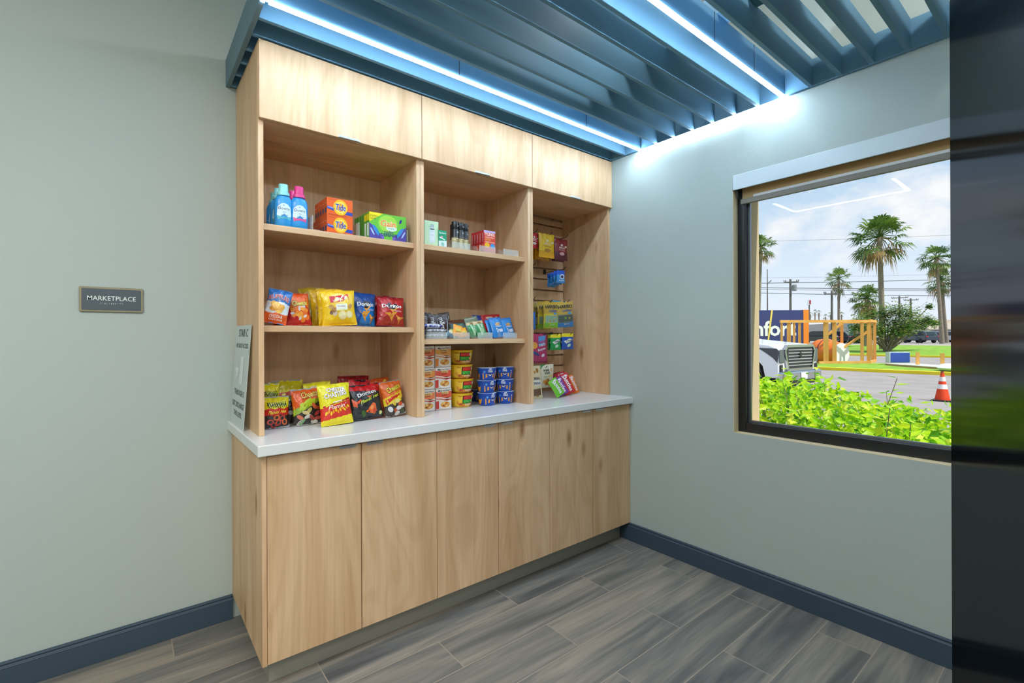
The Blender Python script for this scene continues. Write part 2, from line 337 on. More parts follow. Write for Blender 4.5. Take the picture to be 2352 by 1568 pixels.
def bag(name, w, h, t, paint, art, loc, yaw=0, lean=0, roll=0, seed=0, back='#b9b9b9', label='', cat='snack bag', group=None, crimp=.035, wr=1.0, nx=30, nz=34, sag=0, fit=True, top_fold=0):
    if nx == 30: nx, nz = 46, 52
    rnd = random.Random(seed); so = Vector((rnd.random()*50, rnd.random()*50, rnd.random()*50))
    def P(x, z, side, off=0):
        u = max(-1, min(1, 2*x/w)); v = max(0, min(1, z/h))
        vv = max(0, min(1, (v-crimp)/(1-2*crimp)))
        env = max(0, math.sin(PI*vv))**.5; prof = max(0, 1-abs(u)**2.6)**.62
        nn = noise.noise(so+Vector((u*2.2, v*2.6, side)))+.6*noise.noise(so+Vector((u*5+v*3, v*6, side*2)))-.7*abs(noise.noise(so+Vector((u*3.5-v*4, v*4+u, side*3))))
        edge = min(1, 1.25-env*.8)
        y = side*(t/2*prof*env+wr*t*.11*nn*(prof*.7+.3)*edge*(1 if 0 < vv < 1 else .5))
        xx = x*(1-.055*math.sin(PI*vv)) + (w*.012*noise.noise(so+Vector((3, v*4, u*.5))))
        zz = z + h*.018*noise.noise(so+Vector((u*1.7, 7, 1)))*v
        if top_fold and v > .93: y += side*0 - top_fold*(v-.93)/.07
        return (xx, -y-(off if side > 0 else -off), zz)
    mb = MB()
    for side in (1, -1):
        vs = [P(w*(i/nx-.5), h*j/nz, side) for j in range(nz+1) for i in range(nx+1)]; fs = []; cs = []
        for j in range(nz):
            for i in range(nx):
                fs.append((j*(nx+1)+i, j*(nx+1)+i+1, (j+1)*(nx+1)+i+1, (j+1)*(nx+1)+i))
                cs.append(paint(2*(i+.5)/nx-1, (j+.5)/nz) if side > 0 else back)
        mb.add(vs, fs, cs)
    put(mb, art, lambda x, z, ly: P(x, z, 1, .0007+.00045*ly))
    ob = mb.build(name, FILM, smooth='all')
    Mx = Matrix.Rotation(yaw, 4, 'Z')@Matrix.Rotation(-lean, 4, 'X')@Matrix.Rotation(roll, 4, 'Y')
    if fit: mz = min((Mx@v_.co).z for v_ in ob.data.vertices)
    else: mz = 0
    Mx.translation = Vector((loc[0], loc[1], loc[2]-mz+.0005)); ob.matrix_world = Mx
    return tag(ob, label, cat, group)
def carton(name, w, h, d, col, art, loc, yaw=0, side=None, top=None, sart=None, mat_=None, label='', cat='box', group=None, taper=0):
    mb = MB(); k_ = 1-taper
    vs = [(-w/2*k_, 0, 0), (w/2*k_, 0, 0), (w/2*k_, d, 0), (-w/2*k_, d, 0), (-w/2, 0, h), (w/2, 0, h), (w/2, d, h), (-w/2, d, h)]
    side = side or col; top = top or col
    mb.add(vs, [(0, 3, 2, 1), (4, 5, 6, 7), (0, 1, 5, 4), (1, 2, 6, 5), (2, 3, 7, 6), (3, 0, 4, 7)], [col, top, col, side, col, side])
    put(mb, art, lambda x, z, ly: (x, -.00022*ly-.0002, z))
    if sart: put(mb, sart, lambda x, z, ly: (-w/2-.00022*ly-.0002, d/2-x, z))
    return tag(mb.build(name, mat_ or CARD, loc=loc, rot=(0, 0, yaw)), label, cat, group)

# ================================================================== room shell
struct('floor', MB().box((-6, -6, -.08), (.2, .1, 0)), floor_mat())
struct('ceiling', MB().box((-6.1, -6.1, 3.0), (.2, .1, 3.08)), CEIL)
struct('wall_back', MB().box((-6, 0, 0), (0, .1, 3)), PAINT)
WY0, WY1, WZ0, WZ1 = -1.314, -3.15, .787, 2.146
w_ = MB().box((0, -6, -.5), (.2, .1, WZ0)).box((0, -6, WZ1), (.2, .1, 3)).box((0, WY0, WZ0), (.2, .1, WZ1)).box((0, -6, WZ0), (.2, WY1, WZ1))
struct('wall_right', w_, PAINT)
struct('wall_left', MB().box((-6.1, -6, 0), (-6, .1, 3)), PAINT)
struct('wall_front', MB().box((-6.1, -6.1, 0), (.2, -6, 3)), PAINT)
bprof = [(0, 0), (-.015, 0), (-.015, .088), (-.0165, .0905), (-.015, .093), (-.010, .096), (-.0095, .100), (-.0125, .104), (-.011, .110), (0, .111)]
mb = MB(); n_ = len(bprof)
struct('baseboard_back', MB().prism([(y, z) for y, z in bprof], 0, -6, -2.1215), NAVY, bevel=.001)
mb = MB(); poly = bprof; a, b = -.572, -6
vs = [(x, a, z) for x, z in poly]+[(x, b, z) for x, z in poly]
mb.add(vs, [tuple(range(n_)), tuple(range(n_, 2*n_))[::-1]]+[(i, (i+1) % n_, n_+(i+1) % n_, n_+i) for i in range(n_)])
struct('baseboard_right', mb, NAVY, bevel=.001)

# window
win = tag(thing('window_1', None, None), kind='structure')
f = MB(); fy0, fy1, fz0, fz1 = WY0-.001, WY1+.001, WZ0+.001, WZ1-.001
for a, b in (((.05, fy0-.040, fz0), (.115, fy0, fz1)), ((.05, fy1, fz0), (.115, fy1+.04, fz1)), ((.05, fy1+.04, fz0), (.115, fy0-.04, fz0+.052)), ((.05, fy1+.04, fz1-.05), (.115, fy0-.04, fz1))): f.box(a, b)
f.build('window_frame', BLACKM, win, bevel=.002)
f = MB()
for a, b in (((.082, fy0-.052, fz0+.052), (.098, fy0-.040, fz1-.05)), ((.082, fy1+.052, fz0+.052), (.098, fy0-.052, fz0+.062))): f.box(a, b)
f.build('glazing_bead', mat('aluminium', '#83878a', .35, .8), win)
MB().box((.10, fy1+.041, fz0+.053), (.106, fy0-.041, fz1-.051)).build('glass_pane', GLASS, win)
f = MB().box((.117, WY0-.030, WZ0), (.235, WY0, WZ1)).box((.117, WY1+.03, WZ0-.03), (.235, WY0-.03, WZ0+.012)).box((.201, WY0, WZ0-.05), (.235, WY0+.12, WZ1+.1)).box((.201, WY1, WZ1), (.235, WY0, WZ1+.1))
f.build('outer_trim', mat('stucco', '#cdb994', .9, bump=(90, .3, .004)), win)
MB().box((.0005, WY0-.0025, WZ0+.003), (.0495, WY0-.0003, 2.067)).box((.0005, WY1, WZ0+.0003), (.0495, WY0-.0026, WZ0+.0028)).build('reveal_lit_tint', mat('warm_light_cream', '#e3d2ab', .6), win)  # added thin strips: warm light on the pale reveal put into a cream colour
bl = thing('roller_blind', 'white roller blind cassette with raised grey fabric at top of window', 'window blind', (0, -2.2, 2.06))
MB().box((-.004, -.94, .008), (.004, .883, .085)).build('cassette', FASC, bl, bevel=.001)
MB().tube([(.052, -.93, .047), (.052, .86, .047)], .028, 14).build('fabric_roll', CLOTHG, bl, smooth=True)
MB().box((.0485, -.93, -.035), (.0495, .858, .05)).build('fabric_sheet', mat('blind_cloth_backlit', '#c9a873', .9), bl)  # grey fabric coloured tan, daylight coming through it is put into the colour
MB().box((.0455, -.93, -.0355), (.0484, .80, -.022)).build('hem_strip', WHITE, bl)
mb = MB(); mb.prism([(.040, -.062), (.058, -.062), (.061, -.052), (.058, -.036), (.040, -.036), (.037, -.052)], 1, -.93, .862)
mb.build('bottom_bar', CLOTHG, bl, smooth=True)
MB().box((.02, .868, -.03), (.03, .875, .07)).build('end_bracket', DARK, bl)

# ================================================================== base cabinets
BX = [-2.105+.70167*i for i in range(4)]
def pull(parent, x0, x1, yf, z, down):
    # folded sheet-metal edge pull
    s_ = -1 if down else 1
    m = MB().box((x0, yf-.0016, min(z, z-s_*.011)), (x1, yf-.0002, max(z, z-s_*.011))).box((x0, yf-.013, z+s_*.0005 if s_ > 0 else z-.002), (x1, yf+.002, z+.002 if s_ > 0 else z-.0005))
    m.build('handle', STEEL, parent)
blab = ('oak base cabinet at the left end of the counter, two plain doors', 'oak base cabinet in the middle of the counter, two plain doors', 'oak base cabinet at the right end of the counter, against the window wall')
for i in range(3):
    x0, x1 = BX[i], BX[i+1]
    t = thing('base_cabinet', blab[i], 'cabinet', ((x0+x1)/2, -.31, 0), 0, 'base cabinets under the white counter')
    hw = (x1-x0)/2-.0003
    MB().box((-hw, -.309, .110), (hw, .308, .872)).build('body', DARK if False else WV, t)
    lo = -hw-(.0 if i else .0)
    MB().box((-hw if i else -hw+.02, -.26, .0005), (hw-(.016 if i == 2 else 0), .29, .1095)).build('toe_kick', KICK, t)
    for s_ in (0, 1):
        a = -hw+.001 if s_ == 0 else .0018; b = -.0018 if s_ == 0 else hw-.001
        d = MB().box((a, -.332, .1105), (b, -.3105, .866)).build('door', WV, t, bevel=.0012)
        if s_ == 0: pull(d, b-.088, b-.022, -.332, .866, False)
        else: pull(d, a+.022, a+.088, -.332, .866, False)
    if i == 0:
        MB().box((-hw-.0165, -.333, .108), (-hw-.0005, .3085, .872)).build('end_panel', WV, t, bevel=.0012)
tag(MB().box((-2.1384, -.669, .8735), (-.0005, -.0005, .914)).build('countertop', QUARTZ, bevel=.004, seg=3), 'long white quartz countertop running along the oak base cabinets', 'countertop')

# ================================================================== upper display cabinets
Z0, Z1 = .9145, 2.4535
ulab = ('oak display cabinet at the left, bottles and large crisp bags on its shelves', 'middle oak display cabinet with medicine, candy trays and noodle cups', 'right oak display cabinet with slat wall and hanging candy bags')
shelves = ((1.727, 1.752, 1.322, 1.347), (1.730, 1.755, 1.2635, 1.2885), None)
for i in range(3):
    x0 = -2.10+.70*i
    t = thing('display_cabinet', ulab[i], 'cabinet', (x0+.35, -.25, Z0), 0, 'display cabinets on the counter')
    h = Z1-Z0; g = .0006
    for s_ in (-1, 1):
        a, b = (-.35+g, -.33) if s_ < 0 else (.33, .35-g)
        sp = MB().box((a, -.235, 0), (b, .249, h))
        sp.build('side_panel', WV, t, bevel=.0008)
    MB().box((-.3295, .19 if i < 2 else .212, .0), (.3295, .205 if i < 2 else .226, h-.02)).build('back_panel', WV, t)
    MB().box((-.3295, -.234, h-.02), (.3295, .2, h)).build('top_panel', WH, t)
    MB().box((-.3295, -.234, 2.147-Z0), (.3295, .189, 2.165-Z0)).build('compartment_floor', WH, t)
    d = MB().box((-.3485, -.255, 2.150-Z0), (.3485, -.2355, 2.4530-Z0)).build('flap_door', WV, t, bevel=.0012)
    pull(d, -.045, .045, -.255, 2.150-Z0, True)
    if shelves[i]:
        for k in (0, 2):
            za, zb = shelves[i][k]-Z0, shelves[i][k+1]-Z0
            sh = MB().box((-.3285, -.21, za), (.3285, .189, zb)).build('shelf', WH, t, bevel=.0008)
            for sx_ in (-1, 1):
                for yy in (-.185, .15): MB().box((sx_*.3215-.006, yy-.006, za-.012), (sx_*.3215+.006, yy+.006, za-.0005)).build('shelf_clip', ACRYL, sh)
    else:
        mb = MB(); zt = 2.133; pitch = .0765
        z = 2.087-pitch*16
        edges = [2.133]+[2.087-pitch*k for k in range(16)]
        y0 = .184
        for k in range(len(edges)-1):
            mb.box((-.3285, y0, max(0, edges[k+1]+.0055-Z0)), (.3285, y0+.016, edges[k]-.0055-Z0))
        mb.build('slat_wall', WV, t)

# ================================================================== canopy of blue slats with led strips
CZ0, CZ1 = 2.457, 2.582
can = thing('slat_canopy', 'dark blue slatted ceiling canopy hung over the display cabinets', 'canopy', (-1.07, -1.5, CZ0))
ox, oy = -1.07, -1.5
def cb(name, a, b, m=SLAT, bev=.001): return MB().box((a[0]-ox, a[1]-oy, a[2]-CZ0), (b[0]-ox, b[1]-oy, b[2]-CZ0)).build(name, m, can, bevel=bev)
YE = -3.08
cb('fascia_board', (-2.14, YE, CZ0), (-2.122, -.002, CZ1), mat('fascia_paint', '#5f7f8c', .5))
cb('wall_board', (-.020, YE, CZ0), (-.001, -.004, CZ1))
for k in range(-4, 22):
    y = -.503-.119*k
    cb('slat', (-2.1215, y-.009, CZ0+.0006), (-.0205, y+.009, CZ1))
for bx in (-1.62, -.62): cb('cross_beam', (bx-.045, YE, CZ1+.0006), (bx+.045, -.004, CZ1+.08))
yl1, yl2 = -.503-.119*2, -.503-.119*9
def led(a, b): return MB().box((a[0]-ox, a[1]-oy, a[2]-CZ0), (b[0]-ox, b[1]-oy, b[2]-CZ0)).build('led_strip', LED, can)
zl = CZ0-.0005
led((-2.112, yl1-.012, zl-.006), (-.022, yl1+.006, zl))
led((-2.112, yl2-.012, zl-.006), (-.022, yl2+.006, zl))
led((-.018, yl2-.012, zl-.006), (-.006, yl1+.006, zl))
led((-2.137, yl2-.012, zl-.006), (-2.125, yl1+.006, zl))
mb = MB()
for k in (9, 11, 13): mb.lathe([(.006, 0), (.006, .002), (.003, .002)], 12)
for px, py in ((1836, 179), (1992, 123)):
    p = on(px, py, 0, -.0205); mb = MB().tube([(p.x-ox, p.y-oy, p.z-CZ0), (p.x-.003-ox, p.y-oy, p.z-CZ0)], .005, 12); mb.build('screw', STEEL, can)
# panel joints (narrow dark gaps in the slat faces)
for px, py, kk in ((1055, 155, 2), (1347, 275, 2), (1472, 326, 2), (1641, 60, 9), (1732, 130, 9)):
    y = -.503-.119*kk-.0096; p = on(px, py, 1, y)
    MB().box((p.x-.0015-ox, y-.0006-oy, .006), (p.x+.0015-ox, y+.0004-oy, .124)).build('panel_joint', DARK, can)

# ================================================================== signs
sg = thing('room_sign', 'dark grey room sign reading MARKETPLACE in bronze frame on pale wall', 'sign', (-2.5445, -.001, 1.4555))
def rrect(w, h, r_, n=5):
    o_ = []
    for cx, cz, a0 in ((w/2-r_, h/2-r_, 0), (-w/2+r_, h/2-r_, 90), (-w/2+r_, -h/2+r_, 180), (w/2-r_, -h/2+r_, 270)):
        o_ += [(cx+r_*math.cos(R(a0+90*i/n)), cz+r_*math.sin(R(a0+90*i/n))) for i in range(n+1)]
    return o_
MB().prism(rrect(.2, .1, .005), 1, -.007, 0).build('frame', mat('bronze_trim', '#8c8468', .4, .55), sg, bevel=.001)
MB().prism(rrect(.186, .086, .004), 1, -.0085, -.0065).build('plate', mat('sign_plate', '#4a555c', .5), sg)
mb = MB(); put(mb, T('MARKETPLACE', 0, .005, w=.152, h=.0185, bold=.004)+[q for i, cs in enumerate(('134', '1', '1235', '13', '15', '2345', '1234', '123', '1', '14', '15')) for c_ in cs for q in D(-.036+i*.0067+(.0022 if c_ in '456' else 0), -.0145-(int(c_)-1) % 3*.0022, .0008, .0008, '#fff', n=8)], lambda x, z, ly: (x, -.0088, z))
mb.build('lettering', mat('letter_white', '#eef2f0', .5), sg)
ss = thing('stair_sign', 'frosted stairwell sign reading STAIR C leaning on the left cabinet side', 'sign', (-2.126, 0, .9145))
cr = {0: (Vector((0, -.010, 0)), Vector((0, -.326, 0))), 1: (Vector((.022, -.048, .4385)), Vector((.022, -.378, .4365)))}
def smap(s_, v_, e=0):
    a = cr[0][0].lerp(cr[0][1], s_); b = cr[1][0].lerp(cr[1][1], s_); p = a.lerp(b, v_); return p+Vector((-e, 0, e*.05))
mb = MB(); g = [smap(0, 0), smap(1, 0), smap(1, 1), smap(0, 1)]; hh = [p+Vector((-.003, 0, 0)) for p in g]
mb.add(g+hh, [(0, 1, 2, 3), (7, 6, 5, 4), (0, 4, 5, 1), (1, 5, 6, 2), (2, 6, 7, 3), (3, 7, 4, 0)]); mb.build('panel', FROST, ss)
sm = lambda x, z, ly: tuple(smap(x, z, .0036))
sgm = mat('sign_grey', '#465254', .5)
for tx, cx_, cz_, w__, h__ in (('STAIR C', .55, .925, .62, .075), ('NO ROOF ACCESS', .52, .80, .80, .045), ('1 THROUGH 2', .52, .335, .74, .055), ('EXIT DISCHARGE', .52, .215, .84, .055), ('THIS LEVEL', .54, .125, .58, .050)):
    mb = MB(); put(mb, T(tx, cx_, cz_, w=w__, h=h__, bold=.025), sm); mb.build('lettering', sgm, ss)
mb = MB(); put(mb, T('1', .62, .56, w=.22, h=.27, bold=.01)+PG([(.5+.16*(1 if k % 2 == 0 else .42)*math.sin(PI*k/5)-.2, .54+.10*(1 if k % 2 == 0 else .42)*math.cos(PI*k/5)) for k in range(10)], '#fff'), sm)
mb.build('raised_numeral', mat('sign_pale', '#dfe9e8', .4), ss)

# ================================================================== tall black cooler at the right
A = Vector((-.76, -2.287, 0)); ang = math.atan2(.23, .973)
co = thing('drinks_cooler', 'tall glossy black drinks cooler standing at the right edge beside the window', 'cooler', (A.x, A.y, 0), ang)
L_, D_ = .95, .70      # local +x runs away from the camera along the visible flank, body extends to -y
MB().box((-L_, -D_, .06), (0, 0, 2.40)).build('body', GLOSSBLK, co, bevel=.012, seg=4)
MB().box((-L_+.03, -D_+.03, .0005), (-.03, -.03, .0595)).build('plinth', DARK, co)
d = MB().box((-L_-.045, -D_+.01, .25), (-L_-.0005, -.012, 2.1)).build('door', GLOSSBLK, co, bevel=.004)
MB().box((-L_-.048, -D_+.07, .33), (-L_-.0455, -.07, 2.02)).build('door_glass', mat('dark_glass', '#05070a', .03), d)
MB().tube([(-L_-.046, -.05, .95), (-L_-.085, -.05, .97), (-L_-.085, -.05, 1.5), (-L_-.046, -.05, 1.52)], .009, 10).build('handle', STEEL, d, smooth=True)
MB().box((-L_-.04, -D_+.01, 2.11), (-L_-.0005, -.012, 2.39)).build('header_panel', DARK, co, bevel=.003)
MB().box((-L_-.03, -D_+.01, .07), (-L_-.0005, -.012, .24)).build('grille', DARK, co, bevel=.003)

# ================================================================== goods on the shelves
SA, SB, SD, SE, CT = 1.7525, 1.3475, 1.7555, 1.289, .9145   # shelf tops: left upper, left lower, middle upper, middle lower, counter
def zat(py, y, px): return on(px, py, 1, y).z
wavy = lambda u, a, f, p: a*math.sin(u*f+p)
def pbag(label, px0, px1, pyt, y, art, paint, zb=None, pyb=None, t=.055, cat='snack bag', name='snack_bag', dw=1, dh=1, **kw):
    pm = (px0+px1)/2; x0, x1 = X(px0, y), X(px1, y)
    if zb is None: zb = zat(pyb, y, pm); kw.setdefault('fit', False)
    w = (x1-x0)*dw; h = (zat(pyt, y, pm)-zb)*dh
    return bag(name, w, h, t, paint, art(w, h), ((x0+x1)/2, y, zb), label=label, cat=cat, **kw)
# ---------------- fabric softener bottles, left cabinet, top shelf
def bottle(label, px, y, capc, accent, grp='fabric softener bottles'):
    t = thing('softener_bottle', label, 'bottle', (X(px, y), y, SA), R(-4), grp)
    r_ = .0345; sy = .62
    prof = [(.030, 0), (.0335, .003), (r_, .02), (r_, .09), (.0335, .105), (.030, .118), (.0235, .128), (.0205, .131), (.0205, .136)]
    MB().lathe(prof, 28, '#2a94d8', sy=sy).build('body', PLAS, t, smooth=True)
    MB().lathe([(.0215, .1305), (.0245, .131), (.024, .143), (.0185, .146), (.0178, .176), (.0168, .1775)], 28, capc, sy=.8).build('cap', PLAS, t, smooth=True)
    mb = MB()
    art = PG([(-.024, .028), (.024, .028), (.027, .05), (.024, .082), (.012, .094), (0, .097), (-.012, .094), (-.024, .082), (-.027, .05)], '#d9eef8', 1)
    art += PG([(-.024, .028), (.024, .028), (.026, .044), (.012, .037), (0, .043), (-.012, .036), (-.026, .046)], accent, 2)
    art += T('Downy', 0, .073, w=.043, h=.015, col='#33475c', bold=.004, ly=3)+T('ultra', 0, .060, w=.012, col='#5c7c98', ly=3)+T('april fresh', .002, .048, w=.026, col='#6d93b5', ly=3)+D(-.002, .088, .004, .003, '#9cb9d0', ly=3)
    def mp_(x, z, ly):
        e_ = .0003+.0002*ly; return (x, -(math.sqrt(max(0, r_*r_-x*x))*sy+e_+.0004), z)
    put(mb, art, mp_); mb.build('label', CARD, t)
    return t
bottle('light blue softener bottle with teal cap standing frontmost at the left of the top shelf', 652, -.42, '#8fdcdb', '#58b8c8')
bottle('light blue softener bottle with teal cap, second of the row behind the front teal-capped one', 641.5, -.345, '#8fdcdb', '#58b8c8')
bottle('light blue softener bottle with teal cap, rearmost of its row, against the cabinet side', 633, -.27, '#8fdcdb', '#58b8c8')
bottle('light blue softener bottle with bright pink cap, in front beside the teal-capped one', 688, -.425, '#d8327f', '#e0568f')
bottle('softener bottle with pink cap mostly hidden behind the front pink-capped bottle', 676, -.345, '#d8327f', '#e0568f')
def divider(label, px, y, h, z, d=.16):
    x = X(px, y); mb = MB().prism([(0, 0), (.03, 0), (.03, .003), (.003, .003), (.003, h), (0, h)], 1, -d/2, d/2)
    return tag(mb.build('shelf_divider', LIPM, loc=(x, y+d/2-.035, z), bevel=.0005), label, 'divider', 'clear shelf dividers')
divider('clear acrylic divider between the blue bottles and the orange cartons', 713, -.42, .062, SA)
divider('clear acrylic divider between the orange cartons and the green cartons', 819, -.42, .062, SA)
divider('clear acrylic divider at the right end of the green cartons', 929, -.42, .06, SA)
# ---------------- orange detergent cartons
def tide(w, h):
    a = PG([(-w*.49, h*.52), (-w*.2, h*.43), (w*.1, h*.34), (w*.49, h*.30), (w*.49, h*.10), (w*.2, h*.14), (-w*.15, h*.24), (-w*.49, h*.36)], '#2b4aa8', 1)
    a += Q(-w*.33, h*.43, w*.27, h*.05, '#93a8dd', -8, 2, 1)+D(w*.02, h*.5, h*.40, h*.44, '#f6bf1d', ly=2)+D(w*.02, h*.5, h*.29, h*.33, '#f7e064', ly=3)+D(w*.02, h*.5, h*.20, h*.24, '#f3a52a', ly=4)
    return a+TO('Tide', w*.02, h*.51, w=w*.40, h=h*.36, col='#22429c', oc='#f4f4f4', o=.035, shear=.12, bold=.03, ly=5)+Q(-w*.1, h*.06, w*.7, h*.04, '#c4481c', 0, 2, 1)+Q(-w*.32, h*.9, w*.25, h*.03, '#c4481c', 0, 2, 1)
tw, th, td = .112, .0775, .034
cx0, y0 = X(782, -.44), -.44
pos = ('front', 'second', 'third', 'fourth', 'fifth', 'rearmost')
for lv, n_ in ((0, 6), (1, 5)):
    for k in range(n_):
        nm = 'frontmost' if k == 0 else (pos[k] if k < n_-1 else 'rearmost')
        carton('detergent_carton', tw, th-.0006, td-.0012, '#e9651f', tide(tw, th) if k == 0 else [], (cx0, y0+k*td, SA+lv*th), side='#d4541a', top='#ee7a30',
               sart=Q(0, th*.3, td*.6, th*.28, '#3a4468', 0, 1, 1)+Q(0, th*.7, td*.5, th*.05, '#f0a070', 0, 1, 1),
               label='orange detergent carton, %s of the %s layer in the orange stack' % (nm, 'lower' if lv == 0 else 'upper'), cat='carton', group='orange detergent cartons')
def gain(w, h):
    a = Q(0, h*.5, w*.998, h*.998, '#6cc23c', 0, 1, 1)+D(0, h*.62, w*.26, h*.34, '#a4d84a', ly=2)+PG([(-w*.499, h*.999), (-w*.499, h*.62), (-w*.13, h*.999)], '#f3e21c', 3)
    for s_ in (-1, 1):
        a += PG([(s_*w*.499, h*.58), (s_*w*.499, 0), (s_*w*.10, 0), (s_*w*.24, h*.10), (s_*w*.34, h*.42)], '#53489c', 3)
        a += D(s_*w*.32, h*.32, w*.045, h*.25, '#3c8fd0', s_*-35, 4)+D(s_*w*.42, h*.26, w*.02, h*.16, '#b9cdea', s_*-30, 4)+D(s_*w*.18, h*.12, w*.04, h*.13, '#7b62c0', s_*-50, 4)
    a += D(w*.09, h*.45, w*.15, h*.10, '#dcefe0', ly=4)+TO('Gain', w*.0, h*.63, w=w*.40, h=h*.23, col='#f08a1e', oc='#fff6df', o=.05, bold=.035, ly=5)+T('bright', w*.09, h*.45, w=w*.17, h=h*.08, col='#6b9c80', shear=.3, ly=5)
    a += T('+odor', w*.02, h*.31, w=w*.26, h=h*.11, col='#27327c', bold=.025, ly=6)+T('DEFENSE', w*.02, h*.18, w=w*.44, h=h*.12, col='#27327c', bold=.025, ly=6)
    a += T('STATIC+', -w*.37, h*.86, w=w*.22, h=h*.07, col='#4a5a14', bold=.02, ly=5)+T('ODOR', -w*.4, h*.76, w=w*.15, h=h*.07, col='#4a5a14', bold=.02, ly=5)+D(w*.34, h*.78, w*.03, h*.1, '#37308c', -25, 4)
    return a
gx, gy = X(892, -.45), -.452
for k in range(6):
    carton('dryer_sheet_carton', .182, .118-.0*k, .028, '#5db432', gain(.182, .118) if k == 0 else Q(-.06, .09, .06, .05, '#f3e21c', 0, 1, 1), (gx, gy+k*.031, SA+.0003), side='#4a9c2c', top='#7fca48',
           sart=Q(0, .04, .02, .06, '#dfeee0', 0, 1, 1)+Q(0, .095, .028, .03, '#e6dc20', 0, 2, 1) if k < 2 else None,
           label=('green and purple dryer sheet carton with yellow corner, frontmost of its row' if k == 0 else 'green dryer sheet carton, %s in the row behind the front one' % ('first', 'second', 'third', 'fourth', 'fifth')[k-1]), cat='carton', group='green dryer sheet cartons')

# ---------------- crisp bags, left cabinet, lower shelf
def chips(w, h, spots, cols, s_=.12):
    a = []
    for i, (x, z) in enumerate(spots): a += D(x*w, z*h, w*s_*(1+.3*((i*7) % 3-1)), h*s_*.6*(1+.2*((i*5) % 3-1)), cols[i % len(cols)], (i*47) % 90-45, 1+i % 2)
    return a
G1 = 'crisp bags on the lower left shelf'
pbag('blue, white and orange cheddar crisp bag tilted against the left cabinet side', 604, 654, 667, -.43,
     lambda w, h: chips(w, h, ((-.2, .56), (-.05, .5), (.1, .46), (.22, .47), (.12, .38), (-.12, .42)), ('#e7ab45', '#f0c062', '#dd9a38'), .15)+TO('RUFFLES', .0, h*.70, w=w*.86, h=h*.13, col='#b01f34', oc='#f2f4f4', o=.05, bold=.035, ly=3, arch=.01)+T('CHEDDAR', w*.02, h*.19, w=w*.56, h=h*.085, col='#f7e3d4', bold=.03, ly=2)+T('& SOUR CREAM', w*.02, h*.10, w=w*.56, h=h*.05, col='#f7e3d4', bold=.02, ly=2),
     lambda u, v: '#1f66ad' if v > .60+wavy(u, .02, 5, 0) else ('#dfe6ea' if v > .28+wavy(u, .02, 6, 1) else '#dd5a20'), zb=SB, yaw=R(-14), lean=R(10), roll=R(11), seed=3, back='#1f66ad', group=G1, dw=1.12, t=.045)
pbag('dark maroon snack bag wedged between the cheddar bag and the orange puffs bag', 646, 668, 686, -.31,
     lambda w, h: chips(w, h, ((0, .6), (.1, .4), (-.1, .5)), ('#6d5a58', '#7a3b2c'), .14), lambda u, v: '#2a1a22' if v < .75 else '#55221e', zb=SB, yaw=R(10), lean=R(8), seed=5, back='#2a1a22', group=G1, dw=1.9, t=.04)
pbag('orange snack bag standing furthest back behind the cheddar crisp bag', 634, 668, 674, -.2, lambda w, h: [], lambda u, v: '#b5481c', zb=SB, lean=R(6), seed=6, back='#a03d18', group=G1, dw=1.3, t=.04)
def cheet(tail='#c81e1c'):
    def art(w, h):
        a = chips(w, h, ((-.28, .46), (-.1, .44), (.12, .50), (.3, .44), (.22, .34), (-.05, .34), (-.25, .3), (.3, .24), (.05, .24), (.12, .14)), ('#ef8a27', '#e86f1c', '#f2a13c'), .13)
        for i, (x, z) in enumerate(((-.3, .36), (.22, .26), (.0, .2), (-.02, .48), (.2, .56))): a += D(x*w, z*h, w*.085, h*.035, '#d9d3cc', i*31, 3)
        return a+TO('Cheetos', w*.04, h*.66, w=w*.62, h=h*.15, col='#f1d94a', oc='#15110f', o=.06, bold=.035, ly=5, rot=4)+T('CRUNCHY', w*.1, h*.545, w=w*.3, h=h*.05, col='#f4e8dc', bold=.02, ly=5)
    return art
pbag('orange and red cheese puffs bag standing between the cheddar bag and the yellow crisp bags', 658, 717, 674, -.38, cheet(), lambda u, v: '#da5418' if v > .83 else ('#e06a1c' if v > .52+.08*math.sin(u*4) else '#c41d1d'), zb=SB, lean=R(9), roll=R(-3), yaw=R(4), seed=8, back='#c8401c', group=G1, t=.05)
def lays(top='#efc319', col='#f2ca1c'):
    def art(w, h):
        a = D(w*.02, h*.72, w*.25, h*.18, '#f7dc6a', ly=1)+PG([(-w*.28, h*.80), (-w*.1, h*.815), (w*.1, h*.85), (w*.27, h*.885), (w*.29, h*.70), (w*.1, h*.665), (-w*.1, h*.63), (-w*.29, h*.615)], '#c41b22', 2)
        a += T("Lay's", 0, h*.745, w=w*.43, h=h*.17, col='#fbf7ee', rot=8, bold=.045, ly=3, shear=.1)
        for i, (x, z, c_) in enumerate(((-.28, .50, '#c39a52'), (-.2, .42, '#a5763c'), (-.25, .36, '#8a6a5a'), (.3, .52, '#c08a48'), (-.17, .33, '#d9c4a8'))): a += D(x*w, z*h, w*.085, h*.06, c_, i*20, 1+i % 2)
        a += Q(w*.03, h*.50, w*.36, h*.16, '#eef1e2', 3, 3)+T('CLASSIC', w*.02, h*.515, w=w*.25, h=h*.04, col='#8a3a30', bold=.02, ly=4)+Q(w*.03, h*.41, w*.34, h*.035, '#f3e58a', 3, 4, 2)
        for x, z, s_ in ((.04, .27, .13), (.25, .29, .11)): a += D(x*w, z*h, w*s_, h*s_*.95, '#f4e39a', -15, 3)+D(x*w, z*h, w*s_*.7, h*s_*.62, '#f7ecb8', -15, 4)
        return a
    return art
yl = lambda u, v: '#eec11a' if v > .88 else '#f0c719'
